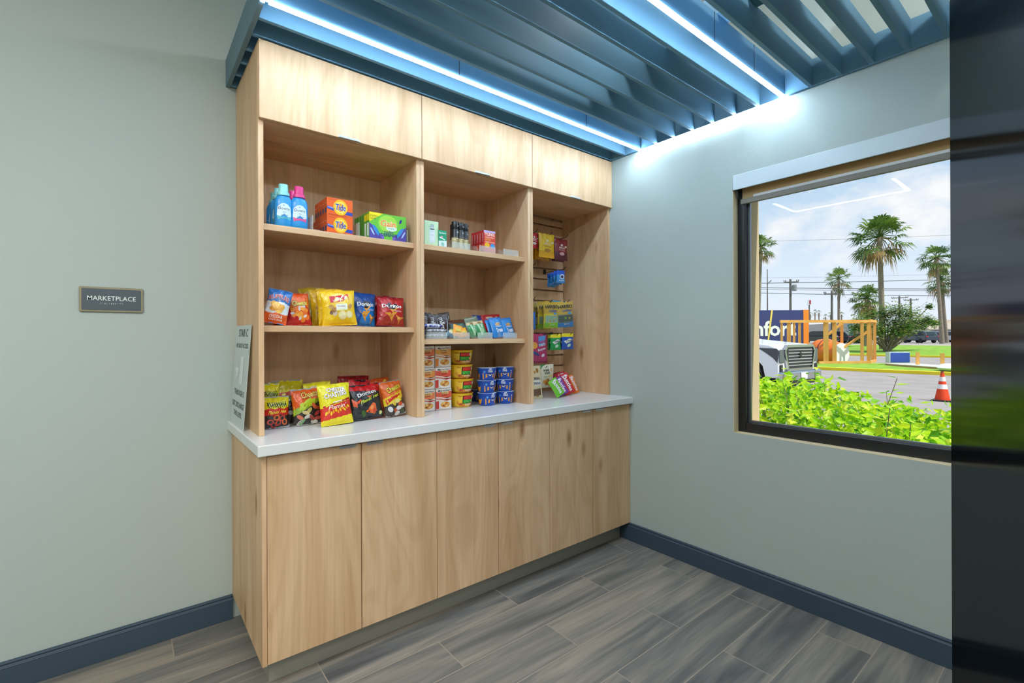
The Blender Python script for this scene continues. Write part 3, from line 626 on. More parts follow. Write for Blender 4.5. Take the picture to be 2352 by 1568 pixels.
pbag('front yellow potato crisp bag with red banner, largest on the lower left shelf', 741, 821, 668, -.405, lays(), yl, zb=SB, lean=R(8), roll=R(-3), seed=11, back='#e6b917', group='yellow potato crisp bags', t=.06)
pbag('yellow crisp bag directly behind the front red-bannered one', 730, 796, 664, -.345, lays(), yl, zb=SB, lean=R(6), roll=R(-2), seed=12, back='#dcb016', group='yellow potato crisp bags', t=.045, dw=.95)
pbag('yellow crisp bag third in the yellow row, showing a crumpled left edge', 716, 780, 667, -.29, lays(), lambda u, v: '#dfb41a', zb=SB, lean=R(5), roll=R(-4), seed=13, back='#d0a517', group='yellow potato crisp bags', t=.045, dw=.95)
pbag('olive yellow crisp bag rearmost in the yellow row, above the orange puffs bag', 692, 758, 663, -.23, lambda w, h: chips(w, h, ((-.3, .5), (-.36, .42), (-.25, .35), (-.3, .16)), ('#8f7f6a', '#6d5a48', '#d8cf8c'), .15), lambda u, v: '#b99a1c' if v > .85 else '#c3a824', zb=SB, lean=R(4), roll=R(-5), seed=14, back='#b0931a', group='yellow potato crisp bags', t=.045, dw=.95)
def dori(sub, subc):
    def art(w, h):
        a = PG([(-w*.44, h*.70), (-w*.1, h*.745), (w*.2, h*.72), (w*.44, h*.66), (w*.12, h*.53), (w*.02, h*.44), (-w*.08, h*.53)], '#14131c', 1)
        a += PG([(-w*.07, h*.535), (w*.02, h*.455), (w*.2, h*.60), (w*.215, h*.575), (w*.02, h*.425), (-w*.085, h*.52)], '#e9a24a', 2)
        a += T('Doritos', 0, h*.64, w=w*.72, h=h*.12, col='#f2f5f6', bold=.035, ly=3, rot=2)+T(sub, w*.24, h*.48, w=w*.26, h=h*.045, col=subc, bold=.02, ly=3)
        for k, (x, z, s_, r_) in enumerate(((-.02, .27, .24, 4), (.28, .22, .17, -14))):
            p = [(-s_*w, s_*h*.62), (s_*w, s_*h*.72), (s_*w*.1, -s_*h)]; ca, sa = math.cos(R(r_)), math.sin(R(r_))
            a += PG([(x*w+q[0]*ca-q[1]*sa, z*h+q[0]*sa+q[1]*ca) for q in p], ('#e0a03c', '#d8913a')[k], 2+2*k)+D(x*w-.1*s_*w, z*h+.2*h*s_, s_*w*.3, s_*h*.2, ('#c97f2c', '#ebb458')[k], 20, 3+2*k)
        return a
    return art
pbag('bright blue tortilla chip bag right of the front yellow crisp bag', 809, 862, 673, -.345, dori('COOL RANCH', '#dfe8f2'), lambda u, v: '#1b4fa0' if v > .72 else ('#1c78c4' if u > -.5+.5*v else '#1a56a6'), zb=SB, lean=R(7), roll=R(3), seed=17, back='#173f86', group=G1, t=.05)
pbag('dark red tortilla chip bag wedged behind the front red one', 846, 900, 679, -.30, lambda w, h: [], lambda u, v: '#8c1620' if u > -.6 else '#6d0f18', zb=SB, lean=R(6), roll=R(-2), seed=18, back='#6d0f18', group=G1, t=.045)
pbag('front red tortilla chip bag at the right end of the lower left shelf', 866, 927, 681, -.395, dori('NACHO', '#f4dce2'), lambda u, v: '#9c1622' if v > .86 or u < -.75 else ('#b81a20' if v > .3 else '#a03024'), zb=SB, lean=R(12), roll=R(3), yaw=R(-6), seed=19, back='#7c121c', group=G1, t=.06)

# ---------------- snack bags on the counter, left cabinet
G2 = 'snack bags on the counter under the left cabinet'
def funy(w, h):
    a = []
    for i in range(9): a += Q(w*(-.32+.085*i), h*(.735+.012*math.sin(i)), w*.035, h*.17, '#33401a', 18, 1, 2)+Q(w*(-.29+.085*i), h*(.735), w*.035, h*.15, '#cfe04a', 18, 2, 2)
    a += T('Funyuns', 0, h*.735, w=w*.74, h=h*.13, col='#1d2410', bold=.02, ly=4, shear=.1)
    a += T("Flamin' Hot", w*.02, h*.51, w=w*.72, h=h*.11, col='#f6d63a', bold=.03, shear=.35, ly=3, rot=3)
    for i, (x, z) in enumerate(((-.25, .2), (-.02, .33), (.2, .3), (.05, .17), (.3, .18), (-.12, .1))):
        a += D(x*w, z*h, w*.13, h*.085, ('#c2452c', '#d8672c', '#b53a34')[i % 3], i*25, 1+i % 2)+D(x*w, z*h, w*.07, h*.045, '#1d1512', i*25, 3+i % 2)
    return a
pf = lambda u, v: ('#e2d21c' if v > .62+.02*math.sin(u*9) else ('#c81d1c' if v > .40+.015*math.sin(u*7) else '#231d1c'))
pbag('yellow, red and black onion ring snack bag, frontmost at the left end of counter', 602, 664, 912, -.345, funy, pf, zb=CT, lean=R(8), roll=R(1), seed=21, back='#9fa4a8', group=G2, t=.05)
pbag('yellow onion ring snack bag standing behind the front left one', 600, 638, 882, -.275, funy, pf, zb=CT, lean=R(6), roll=R(2), seed=22, back='#9fa4a8', group=G2, t=.05, dw=1.1)
def hotch(w, h):
    return TO('Cheetos', w*.16, h*.57, w=w*.56, h=h*.13, col='#e9c63a', oc='#171210', o=.06, bold=.03, ly=3)+D(-w*.12, h*.66, w*.06, h*.03, '#f0e05a', 10, 2)+T('LIMON', -w*.1, h*.5, w=w*.2, h=h*.05, col='#f2e9d0', ly=2)+chips(w, h, ((-.2, .3), (.1, .25), (.25, .35), (0, .15)), ('#b8402c', '#d9602c'), .13)
pbag('yellow topped cheese puffs bag with red band, rearmost at the left of the counter', 622, 700, 875, -.20, hotch, lambda u, v: '#dcd01c' if v > .72+.03*u else ('#c8401e' if v > .38 else '#3a2420'), zb=CT, lean=R(5), roll=R(-2), seed=23, back='#9fa4a8', group=G2, t=.05)
pbag('black and red snack bag pressed behind the green-banded puffs bag', 655, 690, 908, -.27, lambda w, h: chips(w, h, ((0, .7), (.2, .5), (-.2, .4)), ('#a8323a', '#4d6a3c', '#c8c0bc'), .12), lambda u, v: '#2a2426' if v < .8 else '#6d7a28', zb=CT, lean=R(5), seed=24, back='#777c80', group=G2, t=.04, dw=1.1)
def greench(w, h):
    a = TO('Cheetos', w*.1, h*.84, w=w*.66, h=h*.17, col='#e9c254', oc='#15110e', o=.05, bold=.04, ly=5, rot=9)
    a += PG([(-w*.48, h*.52), (-w*.25, h*.60), (w*.05, h*.72), (w*.48, h*.84), (w*.48, h*.66), (w*.1, h*.52), (-w*.2, h*.40), (-w*.48, h*.30)], '#b3cc2e', 2)
    for i, (x, z, c_) in enumerate(((.2, .50, '#c9603a'), (.34, .44, '#b8492c'), (.0, .38, '#c0b264'), (-.12, .33, '#d4c488'), (.3, .3, '#b03438'), (-.3, .22, '#c66a4c'), (-.05, .22, '#cfcac4'), (.1, .18, '#9a4030'), (.32, .16, '#c84a44'), (-.22, .1, '#6fa066'), (.2, .07, '#d8d4cc'), (-.3, .08, '#b9b4ae'))):
        a += D(x*w, z*h, w*.13, h*.05, c_, (i*53) % 120-60, 3+i % 2)
    return a
pbag('cheese puffs bag with orange top, green band and black base, front left centre', 672, 741, 893, -.352, greench, lambda u, v: '#d9581c' if v > .60+.16*u else ('#8aa428' if v > .46+.2*u else '#28201f'), zb=CT, lean=R(10), roll=R(-1), yaw=R(3), seed=26, back='#a0a2a2', group=G2, t=.055)
def chest(w, h):
    a = TO('CHESTER', w*.02, h*.845, w=w*.58, h=h*.10, col='#f4f1ee', oc='#6d1d22', o=.055, bold=.045, ly=3, rot=-2)+TO('CHASTERS', -w*.02, h*.725, w=w*.70, h=h*.11, col='#f4f1ee', oc='#6d1d22', o=.055, bold=.045, ly=3, rot=6)
    a += T("Flamin'", w*.0, h*.44, w=w*.6, h=h*.10, col='#f2d8c8', bold=.02, shear=.3, ly=3, rot=4)
    for i in range(11): a += D(w*(-.36+.072*i), h*(.29+.03*math.sin(i*2.1)+.01*i), w*.03, h*.05, ('#f4c71c', '#f09a1c')[i % 2], -20+i*7, 2)
    a += PG([(-w*.44, h*.47), (w*.3, h*.60), (w*.44, h*.63), (w*.44, h*.57), (-w*.44, h*.43)], '#b3141c', 2)+Q(0, h*.55, w*.3, h*.028, '#f5e4dc', 7, 4, 2)
    return a
pch = lambda u, v: '#dfd51d' if v > .50+.08*u else ('#cd2a1c' if v > .17+.05*u else '#ecd91f')
pbag('yellow and red corn snack bag, frontmost in the middle of the counter bags', 736, 812, 882, -.44, chest, pch, zb=CT, lean=R(12), roll=R(-2), yaw=R(4), seed=28, back='#d8cf1c', group=G2, t=.055)
pbag('yellow corn snack bag standing behind the front yellow and red one', 703, 766, 880, -.25, chest, pch, zb=CT, lean=R(5), roll=R(-4), seed=29, back='#d0c71b', group=G2, t=.045)
pbag('plain dark red snack bag rearmost right of the yellow corn snack bags', 774, 846, 864, -.19, lambda w, h: [], lambda u, v: '#93121c' if v > .5 else '#7b1019', zb=CT, lean=R(5), roll=R(2), seed=31, back='#7b1019', group=G2, t=.05, wr=1.8)
pbag('crumpled red and black snack bag between the rear red bag and the black chip bag', 792, 850, 874, -.29, lambda w, h: [], lambda u, v: '#b0161f' if v > .42 else '#1c1a1c', zb=CT, lean=R(8), roll=R(3), seed=32, back='#1c1a1c', group=G2, t=.05, wr=2)
def flame(w, h):
    a = T('Doritos', w*.02, h*.715, w=w*.62, h=h*.10, col='#ece8ea', bold=.035, ly=3, rot=9, arch=.004)+PG([(-w*.02, h*.66), (w*.06, h*.585), (w*.2, h*.70), (w*.06, h*.61)], '#e06a2c', 2)
    a += T("Flamin' Hot", w*.08, h*.565, w=w*.66, h=h*.085, col='#c9d82e', bold=.03, shear=.3, rot=16, ly=4)
    a += PG([(-w*.1, h*.20), (w*.02, h*.33), (w*.16, h*.44), (w*.24, h*.40), (w*.27, h*.2), (w*.2, h*.1), (w*.02, h*.16)], '#e2632a', 2)+D(w*.1, h*.30, w*.07, h*.05, '#f09a54', 30, 3)+D(w*.18, h*.2, w*.05, h*.06, '#c93f24', -10, 3)+D(-w*.16, h*.16, w*.06, h*.10, '#3b5a24', 10, 2)+D(w*.38, h*.12, w*.06, h*.05, '#c8c878', 40, 2)
    a += PG([(-w*.46, h*.62), (-w*.2, h*.56), (-w*.34, h*.36), (-w*.44, h*.40)], '#d8562a', 1)
    return a
pbag('black tortilla chip bag with red top, front right of the counter bags', 805, 883, 884, -.395, flame, lambda u, v: '#c21a20' if v > .80-.05*u else ('#1f2326' if v > .0 else '#26353c'), zb=CT, lean=R(14), roll=R(-3), yaw=R(5), seed=34, back='#1c1e20', group=G2, t=.06, wr=1.6)
pbag('orange cheese puffs bag rearmost at the right of the counter bags', 846, 900, 871, -.22, lambda w, h: D(w*.3, h*.9, w*.08, h*.03, '#e0c03a', 20, 1), lambda u, v: '#cf5a20', zb=CT, lean=R(5), roll=R(-5), seed=35, back='#b84c1a', group=G2, t=.045)
def rightch(w, h):
    a = TO('Cheetos', w*.02, h*.78, w=w*.72, h=h*.15, col='#e6d63e', oc='#14100e', o=.05, bold=.04, ly=5, rot=14)
    a += PG([(-w*.45, h*.48), (-w*.1, h*.60), (w*.44, h*.74), (w*.44, h*.58), (w*.1, h*.5), (-w*.42, h*.34)], '#c22a1c', 2)+T("Flamin' Hot", w*.08, h*.60, w=w*.56, h=h*.06, col='#f2d23a', shear=.3, bold=.02, ly=4, rot=12)
    for i, (x, z, c_) in enumerate(((-.12, .36, '#dfc74a'), (.05, .4, '#e4d684'), (.2, .46, '#e8cf2a'), (.2, .3, '#c9502c'), (-.3, .2, '#d4d8dc'), (.1, .2, '#d9dcdf'), (-.05, .14, '#b5542c'), (.32, .24, '#cfd4d8'), (.3, .1, '#4b5a44'), (.02, .06, '#e0e0de'))): a += D(x*w, z*h, w*.13, h*.06, c_, (i*61) % 120-60, 3+i % 2)
    return a
pbag('cheese puffs bag with black lettered yellow name, rightmost of the bags on the counter', 884, 934, 876, -.395, rightch, lambda u, v: '#d4601f' if v > .62+.1*u else ('#e0c422' if v > .40+.1*u else '#3a3430'), zb=CT, lean=R(12), roll=R(-6), yaw=R(6), seed=36, back='#8d8f90', group=G2, t=.055)

# ---------------- middle cabinet, upper shelf
def tray(label, px, y, z, w=.105, d=.2, h=.034, grp='clear candy trays', face=None):
    t = thing('acrylic_tray', label, 'tray', (X(px, y), y, z), 0, grp)
    MB().box((-w/2, 0, .0004), (w/2, d, .003)).build('base', ACRYL, t)
    MB().box((-w/2, -.003, .0004), (w/2, -.0003, h)).build('front_lip', LIPM, t)
    for s_ in (-1, 1): MB().prism([(.0, .0034), (d, .0034), (d, h*1.9), (.03, h)], 0, s_*(w/2-.0012)-.0012, s_*(w/2-.0012)+.0012).build('side_wall', ACRYL, t)
    return t
def gbox(w, h):
    return Q(0, h*.5, w*.998, h*.998, '#cdeac0', 0, 1, 1)+Q(w*.04, h*.82, w*.26, h*.12, '#9fb8b2', 0, 2, 1)+D(w*.04, h*.72, w*.15, h*.06, '#b9cfca', ly=3)+Q(w*.04, h*.42, w*.42, h*.56, '#d9e8e4', 0, 2, 1)+Q(w*.04, h*.68, w*.34, h*.04, '#a9c2bd', 0, 3, 1)+Q(w*.04, h*.40, w*.36, h*.3, '#e8f0ee', 0, 3, 1)+T('care', w*.04, h*.45, w=w*.2, col='#9db3ac', ly=4)+Q(w*.42, h*.55, w*.04, h*.4, '#a8cfa0', 0, 2, 1)
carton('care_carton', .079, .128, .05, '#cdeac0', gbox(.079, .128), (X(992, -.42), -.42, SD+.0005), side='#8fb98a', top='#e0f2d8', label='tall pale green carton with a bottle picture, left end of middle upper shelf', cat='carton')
def systane(w, h):
    return Q(0, h*.68, w*.998, h*.64, '#1f9a6c', 0, 1, 1)+T('Systane', 0, h*.84, w=w*.86, h=h*.13, col='#eefaf4', bold=.02, ly=2)+PG([(-w*.4, h*.62), (w*.3, h*.5), (w*.3, h*.44), (-w*.4, h*.55)], '#d9efe6', 2)+D(-w*.1, h*.62, w*.16, h*.05, '#e6a8b4', 0, 3)+PG([(-w*.499, h*.38), (w*.499, h*.42), (w*.499, .0), (-w*.499, .0)], '#dfeee8', 2)+D(0, h*.2, w*.2, h*.12, '#8fc9b4', 20, 3)
carton('eye_drop_carton', .047, .088, .03, '#e8f2ee', systane(.047, .088), (X(1017.5, -.425), -.425, SD+.0005), side='#1f8a60', label='small green and white eye drop carton beside the pale green carton', cat='carton')
def can(label, px, y):
    t = thing('spray_can', label, 'spray can', (X(px, y), y, SD+.0035), R(25), 'black and gold spray cans')
    MB().lathe([(.0165, 0), (.0185, .002), (.0185, .056), (.0186, .0565), (.0186, .062), (.0185, .0625), (.0185, .098), (.0178, .1)], 22, ['#16171a', '#cbbf95', '#cbbf95', '#16171a', '#d8cfa6', '#16171a', '#16171a']).build('body', PLAS, t, smooth=True)
    MB().lathe([(.0172, .1), (.0178, .102), (.0178, .136), (.0165, .1405), (.012, .142)], 22, '#101114').build('cap', PLAS, t, smooth=True)
    mb = MB(); art = T('AXE', 0, .085, w=.018, h=.009, col='#dfe4e8', bold=.02, ly=2)+Q(0, .035, .016, .03, '#8c7a3c', 0, 1, 2)+D(0, .118, .005, .003, '#c9ced4', ly=2)
    put(mb, art, lambda x, z, ly: (x, -math.sqrt(.0185**2-x*x)-.0003*ly, z)); mb.build('label', CARD, t)
tray('clear tray holding the black and gold spray cans', 1060, -.445, SD, .112, .15)
for lab, px, y in (('black and gold spray can, front left of its tray', 1046, -.42), ('black and gold spray can, front middle of its tray', 1058.5, -.415), ('black and gold spray can, front right of its tray', 1069, -.405), ('black spray can standing behind and left of the front three', 1042.5, -.36)): can(lab, px, y)
def tyl(w, h):
    return Q(0, h*.5, w*.998, h*.998, '#d9402c', 0, 1, 1)+Q(0, h*.95, w*.998, h*.09, '#b8a8d8', 0, 2, 1)+T('TYLENOL', 0, h*.83, w=w*.88, h=h*.13, col='#fbf3ec', bold=.03, shear=.1, ly=3)+T('COLD+FLU', 0, h*.69, w=w*.76, h=h*.08, col='#f6d8b8', bold=.02, ly=3)+T('SEVERE', -w*.14, h*.59, w=w*.5, h=h*.06, col='#f6c03a', bold=.02, ly=3)+Q(-w*.2, h*.49, w*.4, h*.05, '#eba090', 0, 2, 1)+Q(w*.22, h*.48, w*.4, h*.05, '#eba090', 0, 2, 1)+D(-w*.22, h*.34, w*.22, h*.12, '#f3b81c', 10, 3)+D(w*.26, h*.32, w*.2, h*.11, '#3c90cc', -10, 3)
tray('clear tray in front of the red medicine cartons', 1120, -.452, SD, .108, .19)
for k in range(5):
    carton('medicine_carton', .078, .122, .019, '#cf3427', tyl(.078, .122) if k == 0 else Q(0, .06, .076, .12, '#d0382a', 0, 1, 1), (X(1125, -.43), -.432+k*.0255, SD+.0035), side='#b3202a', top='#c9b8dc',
           sart=T('TYLENOL', 0, .085, w=.05, h=.01, col='#f4dcd8', rot=90, ly=1)+Q(0, .03, .012, .035, '#e0702c', 0, 1, 1), label=('red cold medicine carton with yellow and blue pills, frontmost in its tray' if k == 0 else 'red cold medicine carton, %s behind the front one' % ('first', 'second', 'third', 'fourth')[k-1]), cat='carton', group='red medicine cartons')
tray('empty clear tray at the right end of the middle upper shelf', 1174, -.448, SD, .108, .2)
# ---------------- middle cabinet, lower shelf: candy trays
def mm(w, h):
    return T("m&m's", -w*.08, h*.52, w=h*.66, h=w*.40, col='#d7d2d0', rot=-84, bold=.035, ly=3)+T("m&m's", -w*.08+.0012, h*.52-.001, w=h*.66, h=w*.40, col='#2a1a16', rot=-84, bold=.09, ly=2)+Q(w*.3, h*.55, w*.07, h*.6, '#a9b3bb', -6, 2)+D(-w*.2, h*.2, w*.14, h*.08, '#5b7a9a', 20, 2)
br = lambda u, v: '#3a221b' if v < .9 else '#46302a'
tray('clear tray at left of the candy shelf holding dark brown candy bags', 1003, -.452, SE, .118, .24)
for lab, px0, px1, pt, y, ro, sd in (('dark brown candy bag, front left in the leftmost candy tray', 985, 1009, 722, -.36, 3, 41), ('dark brown candy bag, front right in the leftmost candy tray', 1006, 1036, 722, -.355, -4, 42), ('dark brown candy bag standing behind the front pair', 1016, 1042, 719, -.30, -8, 43), ('small dark candy bag against the divider, left end of the candy shelf', 970, 990, 718, -.31, 5, 44)):
    pbag(lab, px0, px1, pt, y, mm, br, zb=SE+.0035, cat='candy bag', name='candy_bag', t=.02, lean=R(8), roll=R(ro), seed=sd, back='#33201a', group='dark brown candy bags', nx=18, nz=22)
def barpack(label, px0, px1, y, z, c0, c1, txt, tc_, yaw=0, h=.024, grp='wrapped candy bars'):
    x0, x1 = X(px0, y), X(px1, y); w = x1-x0; mb = MB()
    n_ = 14; vs = []; fs = []; cs = []
    for i in range(n_+1):
        u = 2*i/n_-1; s_ = max(.12, (1-abs(u)**6))**.5; ri = .6 if abs(u) > .9 else 1
        for k in range(8):
            a = 2*PI*k/8; vs.append((u*w/2, .018*math.cos(a)*(1 if abs(u) < .9 else 1.1), h/2+h/2*math.sin(a)*s_*ri))
    for i in range(n_):
        for k in range(8): fs.append((i*8+k, i*8+(k+1) % 8, (i+1)*8+(k+1) % 8, (i+1)*8+k)); cs.append(c1 if abs(2*(i+.5)/n_-1) > .72 else c0)
    mb.add(vs, fs, cs); put(mb, T(txt, 0, h*.52, w=w*.5, h=h*.5, col=tc_, bold=.03, ly=2), lambda x, z_, ly: (x, -.0182-.0003*ly, z_))
    return tag(mb.build('candy_bar', FILM, loc=((x0+x1)/2, y, z), rot=(0, 0, yaw), smooth=True), label, 'candy bar', grp)
barpack('silver wrapped candy bar lying lowest in front of the brown candy bags', 975, 1021, -.425, SE+.0036, '#b9bcc2', '#8f949a', 'BAR', '#6a7078')
barpack('silver wrapped candy bar lying on top of the lowest silver one', 976, 1021, -.424, SE+.0286, '#c4c4ca', '#9a9ea6', 'BAR', '#6a7078')
barpack('red, white and blue wrapped candy bar on top of the silver bars', 972, 1012, -.423, SE+.0535, '#d8dbe8', '#3a4ba0', 'MILKY', '#2c3f9c')
tray('clear tray holding the orange candy packets, second candy tray', 1060, -.452, SE, .1, .24)
orn = lambda u, v: '#eda01c' if v > .18 else '#e08a18'
def orart(w, h): return T("Reese's", 0, h*.55, w=w*.6, h=h*.3, col='#f8ec3c', bold=.03, ly=3)+T("Reese's", .0008, h*.55-.0008, w=w*.62, h=h*.33, col='#7a3a14', bold=.05, ly=2)
pbag('orange candy packet leaning left in the second candy tray', 1040, 1061, 746, -.425, orart, orn, zb=SE+.0036, cat='candy packet', name='candy_packet', t=.018, lean=R(24), roll=R(18), seed=51, back='#d88a18', group='orange candy packets', nx=16, nz=16)
pbag('orange candy packet leaning right in the second candy tray', 1060, 1079, 754, -.43, orart, orn, zb=SE+.0036, cat='candy packet', name='candy_packet', t=.018, lean=R(24), roll=R(-14), seed=52, back='#d88a18', group='orange candy packets', nx=16, nz=16)
pbag('pale blue and yellow candy packet lying behind the orange packets at left', 1024, 1046, 752, -.37, lambda w, h: D(0, h*.5, w*.2, h*.2, '#e8e2b0', 10, 2), lambda u, v: '#5b93b8' if u+v < .6 else '#c3b96a', zb=SE+.0036, cat='candy packet', name='candy_packet', t=.02, lean=R(35), roll=R(12), seed=53, back='#4d86ac', nx=16, nz=16)
pbag('dark green snack bag with brown top behind the orange candy packets', 1038, 1078, 734, -.33, lambda w, h: D(0, h*.9, w*.3, h*.07, '#7a4a30', 5, 2)+D(w*.1, h*.5, w*.3, h*.2, '#4c6a5c', 10, 1), lambda u, v: '#34534a' if v < .78 else '#6a3f2c', zb=SE+.0036, cat='candy bag', name='candy_bag', t=.03, lean=R(20), roll=R(-6), seed=54, back='#29423c', nx=18, nz=18)
tray('clear tray holding the green snack packets, third candy tray', 1114, -.452, SE, .098, .24)
gp = lambda u, v: '#2f8a4c' if v < .82 else '#c9b486'
def ga(w, h): return Q(-w*.12, h*.45, w*.2, h*.7, '#a9d2a0', 6, 2)+D(w*.05, h*.86, w*.2, h*.07, '#8a6a3c', 0, 3)+T('NATURE', w*.12, h*.5, w=h*.5, h=w*.2, col='#e6f2d8', rot=84, bold=.02, ly=3)
for lab, px0, px1, pt, y, sd in (('bright green snack packet, left of the third candy tray', 1082, 1104, 739, -.385, 56), ('bright green snack packet, right of the third candy tray', 1098, 1122, 737, -.395, 57), ('silver green snack packet lying behind the bright green ones', 1066, 1112, 731, -.30, 58)):
    pbag(lab, px0, px1, pt, y, ga if sd < 58 else (lambda w, h: Q(0, h*.9, w*.8, h*.06, '#cdd2c4', 0, 2)), gp if sd < 58 else (lambda u, v: '#93a58c'), zb=SE+.0036, cat='snack packet', name='snack_packet', t=.022, lean=R(20), roll=R(-12), seed=sd, back='#256c3c', group='green snack packets', nx=18, nz=20)
pbag('deep blue snack packet rearmost behind the green packets', 1086, 1114, 725, -.24, lambda w, h: [], lambda u, v: '#1f3f9c', zb=SE+.0036, cat='snack packet', name='snack_packet', t=.022, lean=R(8), roll=R(4), seed=59, back='#1a3484', nx=16, nz=18)
tray('clear tray holding the sky blue treat packets, rightmost candy tray', 1171, -.452, SE, .1, .24)
def rkt(w, h): return D(w*.02, h*.64, w*.22, h*.08, '#e7c987', 8, 2)+T('Rice', w*.02, h*.65, w=w*.34, h=h*.09, col='#9a3a24', bold=.03, ly=4, rot=6)+T('Krispies', w*.06, h*.52, w=w*.52, h=h*.08, col='#e8f2fb', bold=.03, ly=3, rot=4)+T('Treats', w*.06, h*.34, w=w*.56, h=h*.2, col='#f2f8fd', bold=.05, ly=3, rot=4)
rb = lambda u, v: '#2384d0' if v < .9 else '#1c70bc'
for lab, px0, px1, pt, y, sd in (('sky blue treat packet, front left of the rightmost candy tray', 1134, 1162, 728, -.405, 61), ('sky blue treat packet, front right of the rightmost candy tray', 1159, 1185, 729, -.395, 62), ('sky blue treat packet tucked behind the front pair', 1124, 1152, 733, -.378, 63)):
    pbag(lab, px0, px1, pt, y, rkt, rb, zb=SE+.0036, cat='treat packet', name='treat_packet', t=.02, lean=R(18), roll=R(-6), seed=sd, back='#1c6ab0', group='sky blue treat packets', nx=20, nz=22)
for lab, px0, px1, pt, y, sd in (('red treat packet behind the sky blue ones, left', 1114, 1148, 722, -.33, 64), ('red treat packet behind the sky blue ones, right', 1130, 1158, 721, -.305, 65)):
    pbag(lab, px0, px1, pt, y, lambda w, h: D(0, h*.85, w*.25, h*.06, '#d8b8a0', 0, 2), lambda u, v: '#b81f22', zb=SE+.0036, cat='treat packet', name='treat_packet', t=.02, lean=R(14), roll=R(-4), seed=sd, back='#9c1a1e', group='red treat packets', nx=18, nz=20)
# ---------------- counter, middle cabinet: noodle cups
def maru(c0, c1):
    def art(w, h):
        a = Q(0, h*.5, w*.99, h*.99, '#e8dfd6', 0, 1, 1)+PG([(-w*.49, h*.86), (w*.49, h*.86), (w*.49, h*.50), (w*.2, h*.47), (-w*.1, h*.54), (-w*.49, h*.56)], c0, 2)
        a += PG([(-w*.49, h*.62), (-w*.1, h*.58), (w*.2, h*.51), (w*.49, h*.56), (w*.49, h*.50), (w*.2, h*.45), (-w*.1, h*.52), (-w*.49, h*.56)], '#f3e0d4', 3)+PG([(-w*.49, h*.55), (-w*.1, h*.51), (w*.2, h*.44), (w*.49, h*.49), (w*.49, h*.45), (w*.2, h*.40), (-w*.1, h*.47), (-w*.49, h*.51)], c1, 4)
        a += Q(0, h*.91, w*.86, h*.14, '#efeae2', 3, 4, 1)+T('Maruchan', w*.03, h*.905, w=w*.78, h=h*.095, col='#3a2c28', bold=.02, shear=.2, rot=3, ly=6)+Q(w*.08, h*.79, w*.46, h*.10, '#f0d488', 0, 3, 1)+T('Instant', w*.05, h*.79, w=w*.40, h=h*.075, col='#8a3a1c', bold=.03, ly=5)+T('Lunch', w*.05, h*.69, w=w*.34, h=h*.07, col='#7a321c', bold=.03, ly=5)
        a += D(w*.1, h*.2, w*.36, h*.19, '#f2ece4', ly=5)+D(w*.1, h*.23, w*.30, h*.14, '#d9923c', ly=6)
        for i in range(6): a += D(w*(.1+.18*math.cos(i*1.05)), h*(.235+.07*math.sin(i*1.05)), w*.09, h*.045, ('#e8b45c', '#c9702c', '#efca7c')[i % 3], i*40, 7)
        return a+PG([(-w*.49, h*.4), (-w*.3, h*.42), (-w*.3, h*.05), (-w*.49, h*.03)], c1, 5)
    return art
nw, nh = .096, .1125
ctab = {(0, 0): ('#e88450', '#d8583c'), (0, 1): ('#ef9a4c', '#e0743c'), (0, 2): ('#e87a4c', '#d8583c'), (1, 0): ('#de5a40', '#c8382c'), (1, 1): ('#de5440', '#c8382c'), (1, 2): ('#f0a850', '#e8883c')}
nlev = ('bottom', 'middle', 'top')
for c_ in (0, 1):
    for lv in range(3):
        dx = (.004*((lv+c_) % 2)); x = X(1017.5 if c_ else 981, -.345)-.0+dx
        carton('noodle_cup', nw, nh-.0015, nw-.004, '#e6dcd2', maru(*ctab[(c_, lv)])(nw, nh-.0015), (x-(0 if c_ else .004), -.345+.003*((lv*2+c_) % 3), CT+.0006+lv*nh), side='#d9cabd', top='#d3b9a8', taper=.05,
               label='square sleeved noodle cup, %s of the %s stack beside the divider' % (nlev[lv], 'left' if c_ == 0 else 'right'), cat='noodle cup', group='square sleeved noodle cups')
def bowl(label, px, y, z, r_, h, body, cols, name, cat, grp, art, yaw, lid):
    t = thing(name, label, cat, (X(px, y), y, z), yaw, grp)
    r0 = r_*.78; lp = [(r0*.96, 0), (r0, .002), (r0+(r_-r0)*.55, h*.5), (r_*.985, h*.93), (r_*1.03, h*.935), (r_*1.03, h*.965), (r_*.99, h*.97)]
    MB().lathe(lp, 36, cols).build('bowl', CARD, t, smooth=True)
    MB().lathe([(r_*1.0, h*.9705), (r_*1.02, h*.973), (r_*1.0, h*.985)], 36, lid).build('lid', CARD, t, smooth=True)
    mb = MB()
    def mp_(x, z_, ly):
        f = z_/h; rr = (r0+(r_-r0)*min(1, f/.93))+.0004+.0003*ly; a = x/rr; return (rr*math.sin(a), -rr*math.cos(a), z_)
    put(mb, art, mp_); mb.build('label', CARD, t); return t
hr, hh = .0665, .0785
